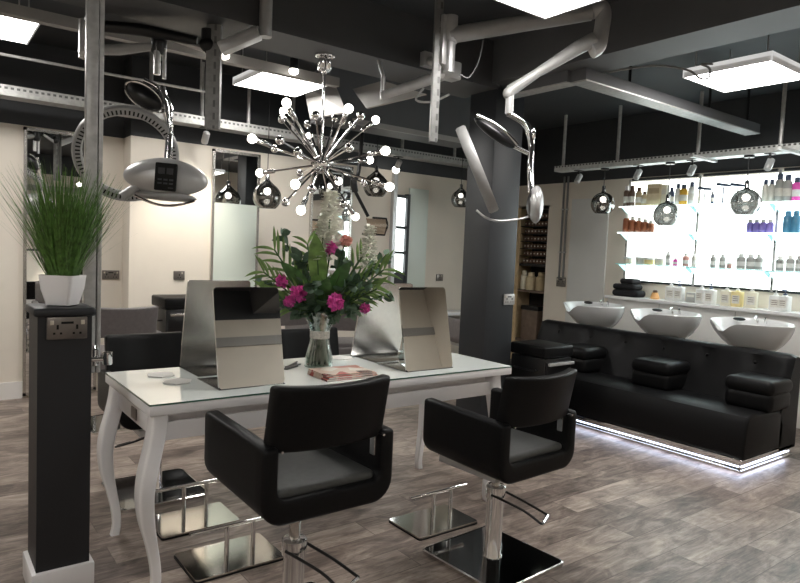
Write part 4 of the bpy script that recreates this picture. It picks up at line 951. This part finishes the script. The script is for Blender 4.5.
for i in range(3):
    for j in range(2): box(bm, -.014+.034*i, .010+.034*i, -.0895, -.087, -.018-.022*j, -.008-.022*j)
box(bm, .05, .08, -.0895, -.087, -.062, -.057); bmesh.ops.transform(bm, matrix=TA, verts=bm.verts); obj('keys', bm, 'column', dsp, True)
bm = NB(); q = [(-.17+.036*i, -.02+.06*0, -.118-.045*sin(pi*i/10)) for i in range(11)]; tube(bm, q, .008, 8); bmesh.ops.transform(bm, matrix=TA, verts=bm.verts); obj('guard_rail', bm, 'chrome', head, True)
bm = NB(); ball(bm, (0,0,0), 1, 24, 10, (.19,.06,.03)); bmesh.ops.transform(bm, matrix=TA @ Matrix.Translation((.01,.0,-.105)), verts=bm.verts); obj('lower_shell', bm, 'greyplas', head, True)
bm, sl = ring_mesh((1.045,4.165,1.955), viewA+Vector((0,0,.42)), .272); hoop = obj('heating_hoop', bm, 'greyplas', t, True); obj('hoop_slots', sl, 'slot', hoop, True, True)
bm = NB(); tube(bm, [(1.02,4.15,1.70), (1.08,4.12,1.75), (1.13,4.08,1.79)], .03, 10); obj('hoop_joint', bm, 'greyplas', t, True)
bm = NB(); tube(bm, curve([(1.205,4.05,2.37), (1.23,4.04,2.25), (1.255,4.03,2.12), (1.245,4.02,1.93)], 5), [.024]*16, 12); obj('chrome_neck', bm, 'chrome', t, True)
bm = NB(); tube(bm, [(1.185,4.07,2.44), (1.185,4.07,2.6)], .02, 12); tube(bm, [(1.225,4.06,2.42), (1.225,4.06,2.6)], .012, 10); obj('drop_tube', bm, 'satin', t, True)
bm = NB(); TB = Matrix.Translation((1.135,4.10,2.30)) @ Matrix.Rotation(RZ,4,'Z') @ Matrix.Rotation(radians(32),4,'Y')
ball(bm, (0,0,0), 1, 24, 14, (.135,.065,.066), T=TB); yk = obj('swivel_housing', bm, 'blackp', t, True)
bm = NB(); pts = [((.128*cos(a)), -.03, .062*sin(a)) for a in [2*pi*k/24 for k in range(25)]]; tube(bm, [TB @ Vector(p) for p in pts], .010, 8); obj('chrome_trim', bm, 'chrome', yk, True)
bm = NB(); tube(bm, curve([(1.12,4.1,2.40), (1.19,4.06,2.36), (1.25,4.02,2.25), (1.25,4.02,2.08)], 4), .016, 10); obj('chrome_trim', bm, 'chrome', yk, True)
bm = NB(); lathe(bm, [(.03,-.07),(.045,-.05),(.048,.03),(.035,.06)], (1.2,4.09,2.63), 16); obj('arm_joint', bm, 'blackp', t, True)
bm = NB(); tube(bm, [(.86,4.25,2.555), (1.0,4.2,2.575), (1.17,4.1,2.61)], [.030,.034,.024], 12); obj('lower_arm', bm, 'greyplas', t, True)
bm = NB(); tube(bm, [(.83,4.26,2.50), (.83,4.26,2.72)], .04, 14); ball(bm, (.83,4.25,2.53), .043, 12, 10); obj('arm_pivot', bm, 'satin', t, True)
bm = NB(); tube(bm, [(.86,4.22,2.69), (1.1,4.08,2.685), (1.38,3.94,2.65)], [.034,.036,.03], 12); obj('upper_arm', bm, 'blackp', t, True)
bm = NB(); tube(bm, [(.83,4.05,2.72), (.83,4.05,2.76)], .03, 12); tube(bm, [(.83,4.26,2.71), (.83,4.05,2.73)], .022, 10); obj('ceiling_mount', bm, 'blackp', t, True)
# second folded arm at upper left
t = thing('folded_dryer_arm', 'folded chrome and black dryer arm hanging from the beam at upper left', 'dryer arm', (1.5,3.85,2.745))
bm = NB(); tube(bm, [(1.69,3.66,2.68), (1.69,3.66,ZC)], .038, 12); obj('drop_bar', bm, 'satin', t, True)
bm = NB(); box(bm, -.04, .04, -.036, .036, 0, .25, bev=.008); bmesh.ops.transform(bm, matrix=Matrix.Translation((1.655,3.67,2.70)) @ Vector((-.17,.12,-.10)).to_track_quat('Z','Y').to_matrix().to_4x4(), verts=bm.verts); obj('silver_arm', bm, 'satin', t, True)
bm = NB(); ball(bm, (1.43,3.90,2.63), .05, 14, 10); lathe(bm, [(.04,0),(.04,.12)], (1.43,3.90,2.60), 14); obj('black_joint', bm, 'blackp', t, True)
bm = NB(); tube(bm, [(1.42,3.9,2.60), (1.28,4.03,2.655)], [.02,.014], 10); obj('thin_arm', bm, 'satin', t, True)
# hair processor B at centre right
t = thing('hair_processor', 'overhead hair processor with big grey tube arm, hoop seen edge on, at centre', 'hair processor', (2.9,2.9,1.65))
bm = NB(); tube(bm, [(2.665,3.11,2.56), (2.665,3.11,2.74)], .036, 14); tube(bm, [(2.665,3.11,2.74), (2.665,3.11,2.90)], .045, 14); box(bm, 2.60, 2.66, 3.10, 3.15, 2.6, 2.9, bev=.005); obj('clamp_mount', bm, 'satin', t, True)
bm = NB(); tube(bm, [(2.66,3.11,2.78), (2.72,3.07,2.80), (3.36,2.60,2.965)], [.045,.050,.050], 16); obj('upper_arm', bm, 'greyplas', t, True)
bm = NB(); tube(bm, curve([(3.36,2.60,2.965), (3.41,2.565,3.0), (3.43,2.555,2.96), (3.42,2.555,2.86), (3.405,2.56,2.76), (3.37,2.58,2.73)], 4), .047, 14); obj('elbow', bm, 'satin', t, True)
bm = NB(); tube(bm, [(3.38,2.575,2.80), (3.30,2.63,2.745), (3.10,2.77,2.58), (2.97,2.865,2.465), (2.955,2.875,2.44)], [.046,.044,.028,.036,.034], 14); ball(bm, (2.958,2.872,2.445), .037, 14, 10); obj('lower_arm', bm, 'greyplas', t, True)
bm = NB(); tube(bm, [(2.965,2.865,2.32), (2.965,2.865,2.44)], .026, 14); obj('pivot', bm, 'satin', t, True)
bm = NB(); tube(bm, curve([(2.955,2.87,2.325), (2.99,2.84,2.305), (3.05,2.79,2.25), (3.075,2.765,2.13), (3.07,2.76,2.0), (3.075,2.745,1.84)], 5), [.021]*26, 12); ball(bm, (3.075,2.755,2.20), .022, 10, 8, (.7,.7,2)); obj('chrome_neck', bm, 'chrome', t, True)
TB = Matrix.Translation((2.885,2.90,2.195)) @ Matrix.Rotation(RZ,4,'Z') @ Matrix.Rotation(radians(33),4,'Y')
bm = NB(); ball(bm, (0,0,0), 1, 24, 12, (.155,.05,.034), T=TB); yk = obj('swivel_housing', bm, 'blackp', t, True)
bm = NB(); tube(bm, [TB @ Vector((-.155+.31*k/10, -.02, .018+.024*sin(pi*k/10))) for k in range(11)], .014, 10); obj('chrome_trim', bm, 'chrome', yk, True)
bm = NB(); tube(bm, [TB @ Vector((.13,0,0)), (3.06,2.775,2.08)], .014, 10); obj('chrome_link', bm, 'chrome', yk, True)
e1 = Vector((.16,-.16,-.49)).normalized(); vw = Vector((2.8,2.95,.52)).normalized(); vw = (vw-e1*vw.dot(e1)).normalized()
bm, sl = ring_mesh((2.80,2.95,1.965), e1.cross(vw), .255, up=e1); hoop = obj('heating_hoop', bm, 'greyplas', t, True); obj('hoop_slots', sl, 'slot', hoop, True, True)
bm = NB(); TC = Matrix.Translation((3.09,2.715,1.765)) @ Matrix.Rotation(RZ+radians(80),4,'Z')
ball(bm, (0,0,0), 1, 28, 16, (.15,.045,.115), T=TC); hd = obj('control_head', bm, 'satin', t, True)
bm = NB(); ball(bm, (0,.02,0), 1, 24, 12, (.12,.045,.09), T=TC); obj('lower_shell', bm, 'blackp', hd, True)
bm = NB(); tube(bm, curve([(2.79,2.93,1.715), (2.84,2.89,1.67), (2.91,2.84,1.655), (3.02,2.765,1.675), (3.08,2.73,1.70)], 5), [.007]*21, 10); obj('hoop_link', bm, 'satin', t, True)
# thin cable beside the clamp
bm = NB(); tube(bm, curve([(2.75,3.09,2.56), (2.80,3.07,2.55), (2.86,3.05,2.66), (2.88,3.03,2.85)], 5), .006, 6); single('arm_cable', bm, 'blackp', 'thin black cable beside the clamp of the grey tube arm', 'cable')
# third arm behind the slotted channel
t = thing('hair_processor', 'partly hidden third hair processor arm behind the centre channel', 'hair processor', (2.6,3.66,2.45))
bm = NB(); tube(bm, [(2.96,3.42,2.68), (2.75,3.56,2.58), (2.56,3.68,2.49)], [.04,.035,.03], 12); obj('arm', bm, 'satin', t, True)
bm = NB(); tube(bm, [(2.57,3.675,2.47), (2.57,3.675,2.62)], .016, 10); tube(bm, [(2.57,3.675,2.62), (2.57,3.74,2.745)], .012, 8); obj('drop_tube', bm, 'satin', t, True)
bm = NB(); box(bm, 2.9, 3.0, 3.36, 3.46, 2.62, 2.74, bev=.012); tube(bm, [(2.95,3.42,2.74), (2.95,3.66,2.80)], .03, 10); box(bm, 2.90, 3.0, 3.65, 3.70, 2.76, 2.86); obj('mount', bm, 'satin', t, True)
bm = NB(); tube(bm, curve([(2.80,3.52,2.56), (2.74,3.52,2.47), (2.82,3.45,2.46), (2.93,3.40,2.52)], 5), .008, 8); obj('cable', bm, 'greyplas', t, True)
# far hood: black bracket and amber visor on the back wall side
t = thing('hood_dryer', 'small tinted visor hood with black edge hanging right of the bouquet', 'hair dryer', (3.95,5.6,1.7))
bm = NB(); n = 8; rows = []
for k in range(n+1):
    a = radians(20+110*k/n); rows.append([bm.verts.new((3.85+.17*(j-.5)*1.6, 5.60-.10*sin(a), 1.60+.16*k/n)) for j in (0,1)])
for a, b in zip(rows, rows[1:]): bm.faces.new((a[0], a[1], b[1], b[0]))
obj('visor', bm, 'hood', t, True)
bm = NB(); tube(bm, [(3.71,5.57,1.60), (3.99,5.57,1.60), (3.99,5.52,1.70), (3.97,5.52,1.77), (3.80,5.52,1.77)], .011, 8); obj('visor_edge', bm, 'blackp', t, True)
bm = NB(); tube(bm, curve([(3.62,5.60,2.02), (3.60,5.60,2.14), (3.66,5.60,2.26), (3.70,5.6,ZC)], 4), [.035]*5+[.02]*8, 10); tube(bm, [(3.62,5.6,2.03), (3.76,5.55,1.78)], .018, 8); obj('support_arm', bm, 'blackp', t, True)
# ------------------------------------------------------------------ world and view
w = bpy.data.worlds.new('world'); SC.world = w; w.use_nodes = True
w.node_tree.nodes['Background'].inputs['Color'].default_value = (.5,.5,.52,1); w.node_tree.nodes['Background'].inputs['Strength'].default_value = .05
SC.view_settings.view_transform = 'Standard'; SC.view_settings.look = 'None'; SC.view_settings.exposure = .3; SC.view_settings.gamma = 1
SC.cycles.use_denoising = True; SC.cycles.max_bounces = 8; SC.cycles.transparent_max_bounces = 16; SC.cycles.sample_clamp_indirect = 6
